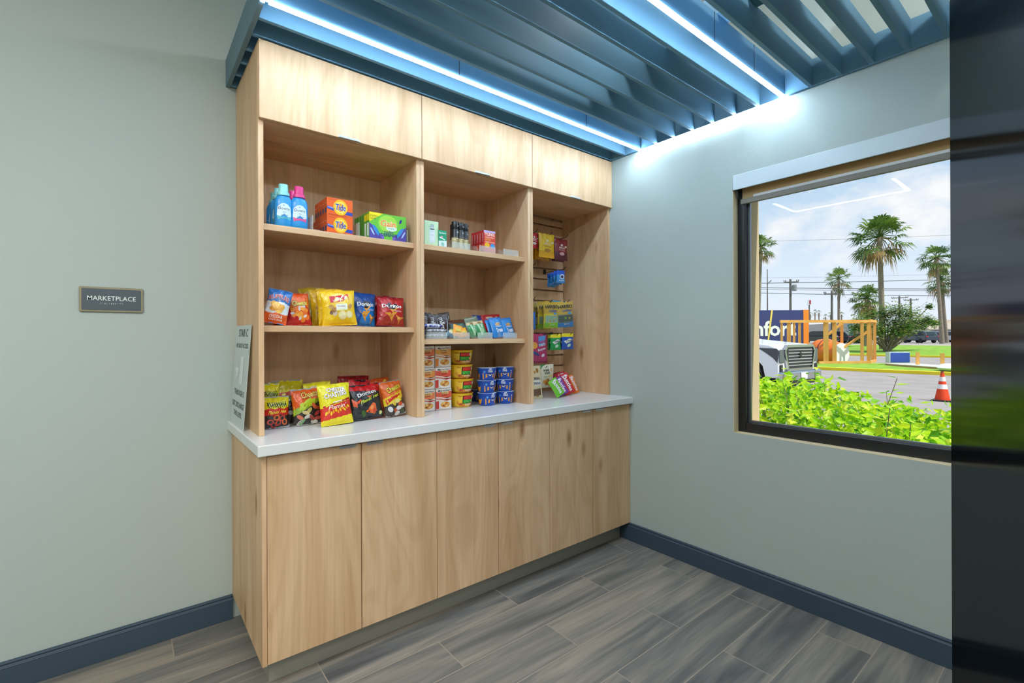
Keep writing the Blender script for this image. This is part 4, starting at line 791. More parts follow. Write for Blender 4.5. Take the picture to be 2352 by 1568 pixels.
def hs():
    a = []
    a += Q(-.03, hh*.45, .07, hh*.7, '#f0c63c', 0, 1, 6)+Q(.014, hh*.66, .058, hh*.26, '#b7261f', 0, 3, 6)+Q(.012, hh*.40, .060, hh*.24, '#24802f', 0, 3, 6)+Q(.013, hh*.53, .066, hh*.56, '#2b1a12', 0, 2, 6)
    a += T('HOT&', .014, hh*.665, w=.050, h=hh*.19, col='#e8402c', bold=.05, ly=5)+T('SPICY', .013, hh*.405, w=.052, h=hh*.18, col='#5bcf4a', bold=.05, ly=5)+D(.046, hh*.68, .006, hh*.09, '#f4ead8', ly=6)
    for i, (x, z, c_) in enumerate(((-.03, .2, '#b8562a'), (-.01, .12, '#d98a3c'), (.02, .12, '#e0a860'), (.045, .15, '#c8682c'), (-.045, .3, '#e09a3c'), (.05, .35, '#e8b070'))): a += D(x, z*hh, .014, hh*.09, c_, i*30, 3+i % 2)
    a += T('Nissin', -.036, hh*.78, w=.022, h=hh*.09, col='#a83228', bold=.02, ly=4)+Q(.02, hh*.17, .05, hh*.12, '#efc79a', 0, 5, 4)
    return a
for lv, (px, yw) in enumerate(((1058.5, -6), (1059.5, -7), (1058, -9), (1058.5, -21))):
    bowl('yellow hot and spicy noodle bowl, %s of its stack of four' % ('bottom', 'second from the bottom', 'third from the bottom', 'topmost')[lv], px, -.292, CT+.0006+lv*hh, hr, hh, '#f2c81c', '#e9bd18', 'noodle_bowl', 'noodle bowl', 'yellow noodle bowls', hs(), R(yw), '#8a2c1a')
mr, mh = .0545, .0705
def mac(px):
    a = PG([(-.044, mh*.58), (-.020, mh*.50), (.0, mh*.44), (.020, mh*.50), (.044, mh*.58), (.040, mh*.08), (-.040, mh*.08)], '#f2a51f', 1)+D(0, mh*.50, .0105, mh*.15, '#16347c', ly=2)+D(0, mh*.47, .008, mh*.10, '#efe9da', ly=3)+D(0, mh*.52, .006, mh*.08, '#16347c', ly=4)
    a += T('MAC &', 0, mh*.82, w=.022, h=mh*.12, col='#eef4fb', bold=.05, ly=5)+T('CHEESE', 0, mh*.70, w=.027, h=mh*.11, col='#eef4fb', bold=.05, ly=5)+D(-.034, mh*.68, .006, mh*.09, '#5aa4e6', ly=3)+D(.04, mh*.68, .004, mh*.06, '#dfe9f6', ly=3)+Q(0, mh*.915, .014, mh*.06, '#eef4fb', 0, 5, 2)
    for s_ in (-1, 1): a += PG([(s_*.066, mh*.56), (s_*.098, mh*.54), (s_*.094, mh*.08), (s_*.070, mh*.08)], '#f2a51f', 1)
    return a
for c_, (px, y) in enumerate(((1118, -.348), (1159.3, -.350))):
    for lv in range(3):
        yw = ((4, 0, -14), (-34, -46, -38))[c_][lv]
        bowl('blue macaroni cup, %s of the %s stack of three' % (nlev[lv], 'left' if c_ == 0 else 'right'), px+(lv % 2)*(-.8), y, CT+.0006+lv*mh, mr, mh, '', '#1c4cab', 'macaroni_cup', 'macaroni cup', 'blue macaroni cups', mac(0), R(yw), '#c9d6ea')
bowl('dark blue and orange macaroni cup half hidden behind the yellow noodle bowls', 1091, -.16, CT+.0006, mr*.95, mh, '', '#1a2f6c', 'macaroni_cup', 'macaroni cup', 'blue macaroni cups', mac(0), R(30), '#b9c4d8')

# ---------------- right cabinet: slat wall with hooks and hanging packets
def hook(label, px, py, y=-.27, grp='black display hooks on the slat wall'):
    p = on(px, py, 1, y); yb = -.0668
    zb = p.z-.018
    t = thing('display_hook', label, 'hook', (p.x, yb, zb), 0, grp)
    MB().tube([(0, -.003, 0), (0, y-yb+.035, 0), (0, y-yb+.015, .006), (0, y-yb, .018)], .0022, 8).build('rod', DARK, t, smooth=True)
    MB().box((-.012, -.0035, -.012), (.012, 0, .022)).build('back_plate', DARK, t)
    return (p.x, zb)
row = {1: 'top', 2: 'second', 3: 'third', 4: 'fourth', 5: 'lowest'}
hk = {}
for key, px, py, y, lab in (((1, 0), 1235, 526, -.27, 'black hook at the left of the top hook row, red packet on it'), ((1, 1), 1269, 532, -.28, 'black hook with the yellow packets, top hook row'), ((1, 2), 1305, 538, -.28, 'black hook with the burgundy packets, top hook row'),
                        ((2, 0), 1230.5, 603, -.27, 'empty black hook at the left of the second hook row'), ((2, 1), 1300, 612, -.28, 'black hook carrying the small blue packs'),
                        ((3, 0), 1229.5, 682, -.27, 'black hook at the left of the gummy candy row'), ((3, 1), 1269, 688, -.29, 'black hook with the gold gummy bags'), ((3, 2), 1308, 688, -.29, 'black hook with the blue-bottomed gummy bag'),
                        ((4, 0), 1254.5, 765, -.30, 'black hook with the large pink packet'), ((4, 1), 1283, 765.5, -.27, 'black hook with the green gum packets'), ((4, 2), 1314, 763.5, -.27, 'black hook with the blue gum packets'), ((5, 0), 1257, 840, -.32, 'black hook with the beige snack pouch')):
    hk[key] = hook(lab, px, py, y)
def hang(label, px0, px1, pyt, pyb, y, col, art, seed, back='#888888', t=.018, name='candy_pouch', cat='candy pouch', **kw):
    return pbag(label, px0, px1, pyt, y, art, col, pyb=pyb, t=t, name=name, cat=cat, seed=seed, back=back, nx=20, nz=26, **kw)
def halls(tc_, band):
    return lambda w, h: T('HALLS', 0, h*.58, w=w*.46, h=h*.11, col=tc_, bold=.04, shear=.1, ly=3)+D(0, h*.70, w*.09, h*.05, tc_, 0, 2)+D(w*.34, h*.64, w*.08, h*.05, '#f3e8c8', 0, 2)+Q(0, h*.46, w*.5, h*.03, band, -4, 2, 2)+D(w*.02, h*.30, w*.2, h*.08, band, 0, 2)+Q(0, h*.965, w*.12, h*.014, '#4a3a20', 0, 3, 1)
hang('red cough drop pouch hanging at the left of the top hook row', 1214, 1238, 534, 570, -.23, lambda u, v: '#c42a30', halls('#f6e6e4', '#f2d4d0'), 71)
for k, (px0, px1, pt, pb, y) in enumerate(((1238, 1274, 537, 592, -.25), (1229, 1262, 543, 598, -.20), (1225, 1252, 547, 597, -.15))):
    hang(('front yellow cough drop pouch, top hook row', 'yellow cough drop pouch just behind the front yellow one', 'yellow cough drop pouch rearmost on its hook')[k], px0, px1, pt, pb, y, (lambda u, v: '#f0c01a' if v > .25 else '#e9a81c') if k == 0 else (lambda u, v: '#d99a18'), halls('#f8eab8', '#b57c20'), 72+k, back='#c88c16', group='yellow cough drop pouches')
for k, (px0, px1, pt, pb, y) in enumerate(((1274, 1304, 549, 598, -.235), (1268, 1296, 553, 601, -.18))):
    hang(('front burgundy cough drop pouch, right of the top hook row', 'burgundy cough drop pouch behind the front burgundy one')[k], px0, px1, pt, pb, y, lambda u, v: '#8a2028' if v > .4 else '#5a1a2c', halls('#f3dcdc', '#d9a0a0'), 76+k, back='#5a1820', group='burgundy cough drop pouches')
for k in range(4):
    d_ = k*.035; px = 1288-k*7.2
    hang('small blue hanging pack, %s on its hook' % ('frontmost', 'second', 'third', 'rearmost')[k], px-9, px+10, 621+k*2.6, 650+k*3.2, -.255+d_, lambda u, v: '#1e54b8' if v > .65 else '#3f8fd0', lambda w, h: D(w*.1, h*.5, w*.3, h*.2, '#dfe9f4', 0, 2)+D(w*.1, h*.5, w*.18, h*.12, '#20305a', 0, 3)+T('Advil', 0, h*.2, w=w*.6, h=h*.12, col='#e8f2fb', bold=.03, ly=3), 80+k, back='#18428c', group='small blue hanging packs', name='blister_pack', cat='pack', t=.01)
def hari(bot, win_):
    return lambda w, h: TO('HARIBO', 0, h*.80, w=w*.84, h=h*.13, col='#14231c', oc='#e9e2b8', o=.03, bold=.04, ly=4, rot=3)+T('Goldbears', w*.08, h*.655, w=w*.6, h=h*.10, col='#2c5a94', bold=.03, shear=.1, ly=4, rot=4)+Q(0, h*.34, w*.84, h*.26, win_, 3, 2)+chips(w, h, ((-.2, .3), (-.05, .36), (.1, .3), (.2, .36), (-.1, .27)), ('#c8883c', '#7fa84c', '#c9503c', '#d9c04c'), .07)+D(w*.22, h*.55, w*.12, h*.04, '#4aa0d8', 0, 3)+PG([(-w*.47, h*.2), (w*.47, h*.24), (w*.47, h*.03), (-w*.47, h*.03)], bot, 3)+T('gummi', w*.05, h*.13, w=w*.3, h=h*.05, col='#f2f2d8', ly=4)
gc = lambda u, v: '#c9a338' if v > .55 else '#d8c43a'
for k, (px0, px1, pt, pb, y) in enumerate(((1248, 1282, 692, 754, -.265), (1237, 1262, 692, 757, -.2), (1226, 1240, 697, 756, -.15))):
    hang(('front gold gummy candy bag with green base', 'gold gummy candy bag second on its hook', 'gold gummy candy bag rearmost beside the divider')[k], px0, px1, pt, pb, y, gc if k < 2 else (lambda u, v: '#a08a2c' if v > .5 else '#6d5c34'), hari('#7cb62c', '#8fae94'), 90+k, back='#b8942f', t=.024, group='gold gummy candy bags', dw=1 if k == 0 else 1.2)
hang('gold gummy candy bag with blue base, right end of the gummy row', 1278, 1318, 692, 752, -.265, lambda u, v: '#c9a648' if v > .5 else '#8a8a6a', hari('#2a78b8', '#4a5a52'), 94, back='#2a6aa0', t=.024, roll=R(-3))
hang('bright blue packet peeking between the two gummy candy bags', 1268, 1290, 690, 735, -.19, lambda u, v: '#3aa0d0', lambda w, h: [], 95, back='#2a80ac', t=.015)
hang('blue candy bag hidden at the left end of the gummy row', 1222, 1230, 716, 757, -.22, lambda u, v: '#2f6cb0', lambda w, h: [], 96, back='#24548c', t=.015)
def sweet(w, h): return PG([(-w*.02, h*.9), (w*.4, h*.94), (w*.33, h*.62), (-w*.05, h*.58)], '#5a94d0', 2)+T('SWEET', w*.16, h*.71, w=w*.40, h=h*.085, col='#c92a4c', bold=.04, ly=4, rot=8)+T('TARTS', w*.16, h*.615, w=w*.40, h=h*.085, col='#eaf0fa', bold=.04, ly=4, rot=8)+T('Ropes', w*.14, h*.46, w=w*.46, h=h*.11, col='#f2ecf2', bold=.03, ly=4, rot=12)+D(-w*.3, h*.60, w*.2, h*.12, '#e8a03c', 0, 2)+D(-w*.2, h*.33, w*.22, h*.05, '#2c3f7c', -20, 3)+D(w*.22, h*.26, w*.1, h*.05, '#e8dff0', 20, 3)+Q(w*.0, h*.05, w*.9, h*.04, '#8c1c44', 0, 2, 2)
hang('large pink candy rope packet hanging at the left, fourth hook row', 1216, 1257, 766, 834, -.28, lambda u, v: '#b52a5c' if u < .8 else '#93204a', sweet, 97, back='#7c1c3e', t=.014)
def trid(c_): return lambda w, h: PG([(-w*.4, h*.50), (w*.1, h*.68), (w*.42, h*.60), (w*.1, h*.44), (-w*.2, h*.36)], '#e4efe6', 2)+T('Trident', w*.06, h*.55, w=w*.56, h=h*.12, col='#1f4a5c', bold=.03, ly=4, rot=6)+D(w*.05, h*.25, w*.16, h*.1, '#bfe6c4', 20, 2)
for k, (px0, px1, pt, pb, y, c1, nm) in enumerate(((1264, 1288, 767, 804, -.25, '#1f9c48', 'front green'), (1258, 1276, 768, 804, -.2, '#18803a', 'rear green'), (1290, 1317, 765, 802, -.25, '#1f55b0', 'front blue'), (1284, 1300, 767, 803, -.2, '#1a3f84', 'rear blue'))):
    hang('%s chewing gum packet with yellow header, fourth hook row' % nm, px0, px1, pt, pb, y, lambda u, v, c1=c1: '#ead52a' if v > .76 else c1, trid(c1), 100+k, back=c1, t=.016, name='gum_packet', cat='gum packet', group='chewing gum packets')
def snak(w, h): return PG([(-w*.499, h*.999), (-w*.499, h*.8), (-w*.1, h*.999)], '#3c8a4c', 1)+T('snak', -w*.1, h*.77, w=w*.44, h=h*.11, col='#2f3c30', bold=.03, ly=3)+T('club', -w*.04, h*.65, w=w*.40, h=h*.12, col='#2f3c30', bold=.03, ly=3)+chips(w, h, ((.3, .75), (-.1, .2), (.1, .16), (.2, .26), (.0, .3), (-.2, .28)), ('#c8823c', '#b8702c', '#d8984c'), .13)+D(w*.3, h*.75, w*.05, h*.03, '#f0e6d0', 0, 4)+T('Yogurt', -w*.16, h*.47, w=w*.3, h=h*.08, col='#5a8a4c', ly=3)+Q(w*.2, h*.5, w*.45, h*.06, '#ecc45c', 6, 2, 2)
hang('beige snack pouch with green corner and pretzel rings hanging by the counter', 1240, 1271, 837, 890, -.30, lambda u, v: '#e6dcc2', snak, 110, back='#c9bc9c', t=.02, name='snack_pouch', cat='snack pouch')
def minip(w, h): return T('mini', w*.1, h*.62, w=w*.4, h=h*.09, col='#3a4a6c', bold=.03, ly=3)+D(w*.1, h*.48, w*.36, h*.09, '#f2ead8', 0, 2)+T('munch', w*.1, h*.48, w=w*.5, h=h*.09, col='#35507c', bold=.03, ly=4)+Q(w*.1, h*.2, w*.5, h*.2, '#6a4630', 4, 2, 3)+chips(w, h, ((0, .8), (.2, .85), (.1, .12)), ('#b8823c', '#a8702c'), .1)
pbag('beige snack pouch at the left by the divider, in front of the pretzel pouch', 1212, 1246, 840, -.345, minip, lambda u, v: '#e0cda4', zb=CT, t=.03, cat='snack pouch', name='snack_pouch', seed=111, back='#b89c6c', lean=R(6), nx=20, nz=24)
def skit(w, h): return T('Skittles', w*.02, h*.52, w=h*.80, h=w*.36, col='#f6f2f4', rot=-82, bold=.04, shear=.1, ly=4)+D(w*.2, h*.86, w*.14, h*.06, '#e8d8e0', 0, 2)
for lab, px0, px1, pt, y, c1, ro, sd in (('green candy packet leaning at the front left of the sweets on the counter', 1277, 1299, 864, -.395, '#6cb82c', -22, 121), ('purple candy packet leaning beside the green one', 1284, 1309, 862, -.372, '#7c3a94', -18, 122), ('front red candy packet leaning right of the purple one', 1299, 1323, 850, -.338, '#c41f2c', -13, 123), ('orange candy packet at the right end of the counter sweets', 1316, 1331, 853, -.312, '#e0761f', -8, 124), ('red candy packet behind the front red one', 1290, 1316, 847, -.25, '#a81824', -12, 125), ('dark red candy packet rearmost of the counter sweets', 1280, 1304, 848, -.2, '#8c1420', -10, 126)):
    pbag(lab, px0, px1, pt, y, skit, lambda u, v, c1=c1: c1, zb=CT, t=.022, cat='candy packet', name='candy_packet', seed=sd, back=c1, lean=R(22), roll=R(ro), dh=.86, nx=18, nz=24, group='fruit candy packets on the counter')

# ================================================================== outside the window
GZ = -.28
def G(px, d, z): p = at(px, 775, d); p.z = z; return p
HV = Vector((_f.x, _f.y, 0))
def lat(px): r_ = ray(px, 775); v = Vector((r_.x, r_.y, 0)).normalized(); return v, Vector((v.y, -v.x, 0))   # away, to the right
ASPH = noisy('asphalt', '#948d8a', '#a19a96', 1.2); GRASS = noisy('lawn_grass', '#6f9a30', '#8fb53e', 2.2); YEL = mat('kerb_yellow', '#ecd21c', .7); CONC = noisy('concrete', '#b5a79c', '#c6b9ad', .8); SOIL = noisy('soil', '#5b4a38', '#6d5a44', 6)
def strip(name, x0, x1, z0, z1, m, y0=-120, y1=120):
    mb = MB(); mb.add([(x0, y0, z0), (x1, y0, z1), (x1, y1, z1), (x0, y1, z0), (x0, y0, z0-.4), (x1, y0, z1-.4), (x1, y1, z1-.4), (x0, y1, z0-.4)], [(0, 1, 2, 3), (4, 7, 6, 5), (0, 4, 5, 1), (1, 5, 6, 2), (2, 6, 7, 3), (3, 7, 4, 0)])
    return struct(name, mb, m)
strip('planting_bed', .2, 2.6, GZ-.01, GZ-.01, SOIL); strip('road', 2.6, 22.7, GZ, GZ, ASPH); strip('kerb_near', 22.7, 23.05, GZ+.13, GZ+.13, YEL)
strip('island_lawn', 23.05, 29.2, GZ+.10, GZ+.10, GRASS); strip('drive_road', 29.2, 43, GZ, GZ, ASPH); strip('kerb_far', 43, 43.4, GZ+.12, GZ+.12, YEL)
strip('lawn', 43.4, 62, GZ+.1, .28, GRASS); strip('pavement', 62, 67, .30, .30, CONC); strip('car_park', 67, 420, .30, .30, ASPH)

LEAF = noisy('leaf', '#ffffff', '#ffffff', 1); 
def leaf_mat(name, tr=.35):
    m = bpy.data.materials.new(name); m.use_nodes = True; t = m.node_tree; n = t.nodes.new; l = t.links.new
    b = t.nodes['Principled BSDF']; b.inputs['Roughness'].default_value = .45; b.inputs['Specular IOR Level'].default_value = .35
    a = n('ShaderNodeAttribute'); a.attribute_name = 'Col'; l(a.outputs['Color'], b.inputs['Base Color'])
    q = n('ShaderNodeBsdfTranslucent'); l(a.outputs['Color'], q.inputs[0]); ms = n('ShaderNodeMixShader'); ms.inputs[0].default_value = tr
    l(b.outputs[0], ms.inputs[1]); l(q.outputs[0], ms.inputs[2]); l(ms.outputs[0], t.nodes['Material Output'].inputs[0]); return m
LF = leaf_mat('leaf_green'); HLF = leaf_mat('hedge_leaf', .45); BARK = noisy('bark', '#6d5f50', '#8a7a68', 9); PBARK = noisy('palm_bark', '#7d7264', '#9a8d7c', 5, stretch=(1, 1, 4))
def leaf(mb, p, d, up, ln, wd, col):
    d = d.normalized(); s = d.cross(up); s = s.normalized() if s.length > .01 else Vector((1, 0, 0)); n = s.cross(d)
    m_ = p+d*ln*.5-n*wd*.18; tip = p+d*ln-n*ln*.12
    mb.add([p, p+d*ln*.42+s*wd*.5, tip, p+d*ln*.42-s*wd*.5, m_], [(0, 4, 1), (1, 4, 2), (2, 4, 3), (3, 4, 0)], col)
# hedge right outside
rnd = random.Random(4)
hg = thing('hedge', 'bright yellow green leafy hedge growing right outside the window', 'hedge', (1.25, -1.9, GZ-.01))
mb = MB(); st = MB(); o3 = Vector((1.25, -1.9, GZ-.01))
def htop(x, y): return .955-.21*max(0, -1.15-y)+.13*noise.noise(Vector((x*2.6, y*3.1, 3)))-.10*abs(x-1.15)+.0*x
GREENS = ['#b4e01c', '#cdec22', '#9fd41c', '#dff032', '#7cbc1e', '#5f9e24', '#c2e41d', '#ecf25a']
for i in range(15000):
    x = rnd.uniform(.62, 2.0); y = rnd.uniform(-3.4, -.55); tz = htop(x, y); f_ = rnd.random()**1.7
    z = tz-f_*(tz+.1)*.95
    if rnd.random() < .04: z = tz+rnd.random()*.08
    a = rnd.uniform(0, 2*PI); el = rnd.uniform(-1.1, .35); d = Vector((math.cos(a)*math.cos(el), math.sin(a)*math.cos(el), math.sin(el)))
    ln = rnd.uniform(.032, .085); leaf(mb, Vector((x, y, z))-o3, d, Vector((rnd.uniform(-1, .4), rnd.uniform(-1, .6), rnd.uniform(.1, 1))), ln, ln*rnd.uniform(.45, .65), GREENS[min(7, int(rnd.random()**1.2*8))])
for i in range(34):
    x = rnd.uniform(.7, 1.7); y = rnd.uniform(-3.2, -.7); tz = htop(x, y); dx, dy = rnd.uniform(-.35, .35), rnd.uniform(-.35, .35)
    p0 = Vector((x, y, .1)); p1 = Vector((x+dx*.5, y+dy*.5, tz*.6)); p2 = Vector((x+dx, y+dy, tz+rnd.uniform(.0, .13)))
    st.tube([p0-o3, p1-o3, p2-o3], [.005, .0035, .002], 5)
    for k in range(9):
        q = p1.lerp(p2, .25+.75*k/8); a = rnd.uniform(0, 2*PI); d = Vector((math.cos(a), math.sin(a), rnd.uniform(-.1, .6)))
        leaf(mb, q-o3, d, Vector((0, 0, 1)), rnd.uniform(.05, .10), rnd.uniform(.025, .05), GREENS[rnd.randrange(8)])
mb.build('foliage', HLF, hg); st.build('stems', BARK, hg)

def cone(px, d, label):
    p = G(px, d, GZ+.001); t = thing('traffic_cone', label, 'traffic cone', p)
    MB().box((-.19, -.19, 0), (.19, .19, .035)).build('base', DARK, t, bevel=.01)
    prof = [(.145, .0355), (.128, .13), (.112, .22), (.094, .32), (.077, .41), (.060, .51), (.045, .60), (.035, .66), (.030, .70), (.026, .715)]
    MB().lathe(prof, 24, ['#e8481c', '#e8481c', '#e8481c', '#e8481c', '#e8481c', '#e8481c', '#e8481c', '#b84a2c', '#6b3a28']).build('cone', MATT, t, smooth=True)
    MB().lathe([(.1000, .295), (.0795, .405)], 24, '#f2efe9').build('reflective_band', MATT, t, smooth=True)
    MB().lathe([(.0665, .48), (.049, .585)], 24, '#eae4da').build('reflective_band', MATT, t, smooth=True)
cone(2164, 11.5, 'orange traffic cone with two white bands on the road beyond the hedge')

# white pickup truck
def truck():
    head = R(265); p = G(1834, 12.8, GZ+.001)
    t = thing('pickup_truck', 'white pickup truck parked on the road just beyond the hedge', 'truck', p, head); t.scale = (1.06, 1.06, 1.2)
    hw = .98
    def arch(cx, r_, n=10): return [(cx+r_*math.cos(PI*k/n), .42+r_*math.sin(PI*k/n)) for k in range(n+1)]
    prof = [(0, .42), (0, .92), (-.04, 1.06), (-.22, 1.13), (-1.45, 1.24), (-1.5, 1.25), (-2.35, 1.25), (-5.6, 1.27), (-5.62, .45), (-5.05, .42)]+arch(-4.55, -.47)[::1][:0]
    low = [(-4.08, .42), (-4.2, .75), (-4.55, .89), (-4.9, .75), (-5.02, .42)][::-1]+[(-1.27, .36), (-1.20, .66), (-1.02, .84), (-.80, .90), (-.58, .84), (-.40, .66), (-.33, .40)]
    MB().prism(prof+low, 1, -hw, hw, '#eef0f1').build('body', GLOS, t, bevel=.05, seg=3)
    MB().prism([(-1.42, 1.255), (-2.2, 1.86), (-3.9, 1.88), (-4.1, 1.28)], 1, -.80, .80, '#e9ecee').build('cab', GLOS, t, bevel=.05, seg=2)
    MB().add([(-1.50, -.70, 1.33), (-1.50, .70, 1.33), (-2.12, .66, 1.815), (-2.12, -.66, 1.815)], [(0, 1, 2, 3)]).add([(-1.49, -.70, 1.345), (-1.49, .70, 1.345), (-2.11, .66, 1.83), (-2.11, -.66, 1.83)], [(3, 2, 1, 0)]).build('windscreen', mat('tinted_glass', '#5d7078', .08, spec=.6), t)
    MB().prism([(-2.2, 1.34), (-2.5, 1.78), (-3.8, 1.78), (-3.95, 1.34)], 1, -.815, .815).build('side_window', MATS['tinted_glass'], t)
    g = MB().prism([(-.56, .60), (-.70, 1.00), (-.62, 1.075), (.62, 1.075), (.70, 1.00), (.56, .60)], 0, -.05, .035).build('grille', mat('grille_black', '#1b1d20', .4), t, bevel=.01)
    for k in range(6): z = .665+.068*k; MB().box((.036, -.60, z), (.052, .60, z+.020)).build('grille_bar', STEEL, g)
    CH = mat('chrome', '#c6cacd', .18, 1.0)
    f = MB()
    pts = [(-.60, .585), (-.75, 1.0), (-.65, 1.10), (.65, 1.10), (.75, 1.0), (.60, .585)]
    for a, b in zip(pts, pts[1:]+pts[:1]): f.bar((.02, a[0], a[1]), (.02, b[0], b[1]), .075, .055)
    f.build('grille_surround', CH, t)
    MB().lathe([(.075, 0), (.075, .012)], 20, sy=.7).build('badge', DARK, g, loc=(.045, 0, .90), rot=(0, R(90), 0))
    for s_ in (-1, 1):
        h = MB().prism([(.02, 1.00), (-.04, 1.05), (-.50, 1.06), (-.30, .95), (-.12, .84), (-.02, .74)], 1, s_*.985-.004 if s_ > 0 else s_*.985-.006, s_*.985+.006 if s_ > 0 else s_*.985+.004).build('headlight', mat('lamp_glass', '#3d4349', .15), t)
        MB().box((.004, s_*.86-.105, .74), (.03, s_*.86+.105, 1.03)).build('headlight_front', mat('lamp_lens', '#6d757b', .12, .4), t, bevel=.02)
        MB().box((.004, s_*.88-.06, .53), (.03, s_*.88+.06, .70)).build('air_intake', MATS['grille_black'], t, bevel=.01)
    MB().box((-.1, -.97, .34), (.13, .97, .56)).build('bumper', CH, t, bevel=.05, seg=2)
    MB().box((.0, -.70, .26), (.11, .70, .34)).build('lower_grille', MATS['grille_black'], t)
    MB().box((.132, -.16, .37), (.14, .16, .52)).build('number_plate', WHITE, t)
    for cx in (-.80, -4.55):
        for s_ in (-1, 1):
            w_ = MB().lathe([(.27, -.13), (.40, -.12), (.41, 0), (.40, .12), (.27, .13)], 28).build('tyre', mat('rubber', '#1e2022', .8), t, loc=(cx, s_*.85, .405), rot=(R(90), 0, 0), smooth=True)
            r_ = MB().lathe([(.05, -.125), (.26, -.12), (.27, .0), (.26, .12), (.05, .135)], 20).build('rim', STEEL, w_, smooth=True)
    MB().box((-1.98, .99, 1.16), (-1.84, 1.18, 1.36)).build('mirror', DARK, t, bevel=.03); MB().box((-1.98, -1.18, 1.16), (-1.84, -.99, 1.36)).build('mirror', DARK, t, bevel=.03)
truck()

# blue and orange hotel sign standing behind the timber frame
av, rv = lat(1800)
def Lp(px, d, z): return G(px, d, z)
a_ = G(1640, 30, 0); b_ = G(1845, 30, 0); c_ = G(1857.5, 30, 0); dirv = (c_-a_); ln = dirv.length; yaw = math.atan2(dirv.y, dirv.x); lnb = (b_-a_).length
zt = at(1800, 712, 30).z
sgn = thing('hotel_sign', 'large navy and orange sign panel lettered comfort behind the white truck', 'sign', (a_.x, a_.y, GZ+.001), yaw)
H_ = zt-GZ
MB().box((0, 0, .02), (lnb, .25, H_)).build('panel', mat('sign_navy', '#323c74', .5), sgn)
MB().box((lnb+.005, -.02, 0), (ln, .27, H_+.02)).build('orange_edge', mat('sign_orange', '#ee8a24', .5), sgn)
mb = MB()
zx = at(1776, 759, 30).z-GZ; xh = at(1776, 748, 30).z-at(1776, 771, 30).z
u0 = (G(1776, 30, 0)-a_).length     # centre of the second letter o
tv, tf, tw_, th_ = text_mesh('comfort', .03, 0)
cx = (G(1745+.0, 30, 0)-a_).length
put(mb, T('comfort', (G(1672, 30, 0)-a_).length*.5+(G(1828, 30, 0)-a_).length*.5, zx+xh*.21, w=(G(1828, 30, 0)-a_).length-(G(1672, 30, 0)-a_).length, h=xh*1.48, bold=.035), lambda x, z, ly: (x, -.012, z))
mb.build('lettering', WHITE, sgn)
sp = MB(); q0 = (G(1773, 30, 0)-a_).length; q1 = (G(1762, 30, 0)-a_).length
sp.add([(q0-.06, -.02, H_+.01), (q0+.06, -.02, H_+.01), (q1+.05, -.02, H_*.26), (q1-.05, -.02, H_*.26), (q0-.06, -.026, H_+.01), (q0+.06, -.026, H_+.01), (q1+.05, -.026, H_*.26), (q1-.05, -.026, H_*.26)], [(0, 1, 2, 3), (7, 6, 5, 4), (0, 4, 5, 1), (1, 5, 6, 2), (2, 6, 7, 3), (3, 7, 4, 0)])
sp.build('strap', mat('strap_yellow', '#e9cf6a', .7), sgn)
# timber frame
LUM = noisy('lumber', '#d99a4c', '#e6b066', 3, stretch=(1, 1, .2))
fr = thing('timber_frame', 'tall open timber stud frame standing on the grass island', 'timber frame', G(1903, 26, GZ+.101))
fo = fr.location
ztop = at(1903, 739, 26).z
def post(px, d, z0=GZ+.102, z1=None, w=.17, px2=None, m=LUM, name='post'):
    p = G(px, d, z0)-fo; q = G(px2 or px, d, z1 or ztop)-fo; MB().bar(p, q, w, .1, up=tuple(av)).build(name, m, fr)
for px, w in ((1795.5, .12), (1812, .19), (1824, .12), (1836.5, .13), (1897, .24), (1916.5, .19), (1980, .15), (1995, .15)): post(px, 25.6, w=w)
for px in (1933.5, 2009): post(px, 27.2, w=.14)
post(2003, 27, px2=1999, w=.09)
def rail(pa, da, za, pb, db, zb, w=.1, h=.14, name='rail'): MB().bar(G(pa, da, za)-fo, G(pb, db, zb)-fo, w, h).build(name, LUM, fr)
rail(1792, 25.55, ztop+.02, 1999, 25.55, ztop+.02); rail(1925, 27.2, ztop+.02, 2013, 27.2, ztop+.02); rail(1997, 25.6, ztop+.05, 2011, 27.2, ztop+.05)
rail(1880, 25.55, GZ+.17, 1999, 25.55, GZ+.17); rail(1997, 25.6, GZ+.17, 2011, 27.2, GZ+.17)
rail(1934, 26.4, at(1934, 800, 26.4).z, 1996, 26.4, at(1996, 759, 26.4).z, .06, .12, 'brace'); rail(1902, 26.4, at(1902, 768, 26.4).z, 1934, 26.4, at(1934, 742, 26.4).z, .06, .12, 'brace')
# orange bell-shaped sign part with a white open end
p = at(1905, 811, 27.0)
bs = thing('sign_drum', 'orange drum-shaped sign part with round white end lying by the timber frame', 'sign part', p)
axd = (rv*.74-av*.67).normalized(); R0 = axd.to_track_quat('Z', 'Y').to_euler()
MB().lathe([(.0, -.95), (.35, -.93), (.62, -.82), (.78, -.60), (.82, -.30), (.80, -.05), (.72, .20), (.64, .48), (.60, .70)], 32).build('shell', mat('drum_orange', '#ef7a1e', .4), bs, rot=R0, smooth=True)
MB().lathe([(.59, .701), (.59, .72), (.0, .725)], 32).build('white_end', WHITE, bs, rot=R0, smooth=True)
MB().lathe([(.815, -.16), (.828, -.15), (.828, -.10), (.812, -.09)], 32).build('seam_band', mat('seam_maroon', '#7a2a2c', .5), bs, rot=R0, smooth=True)
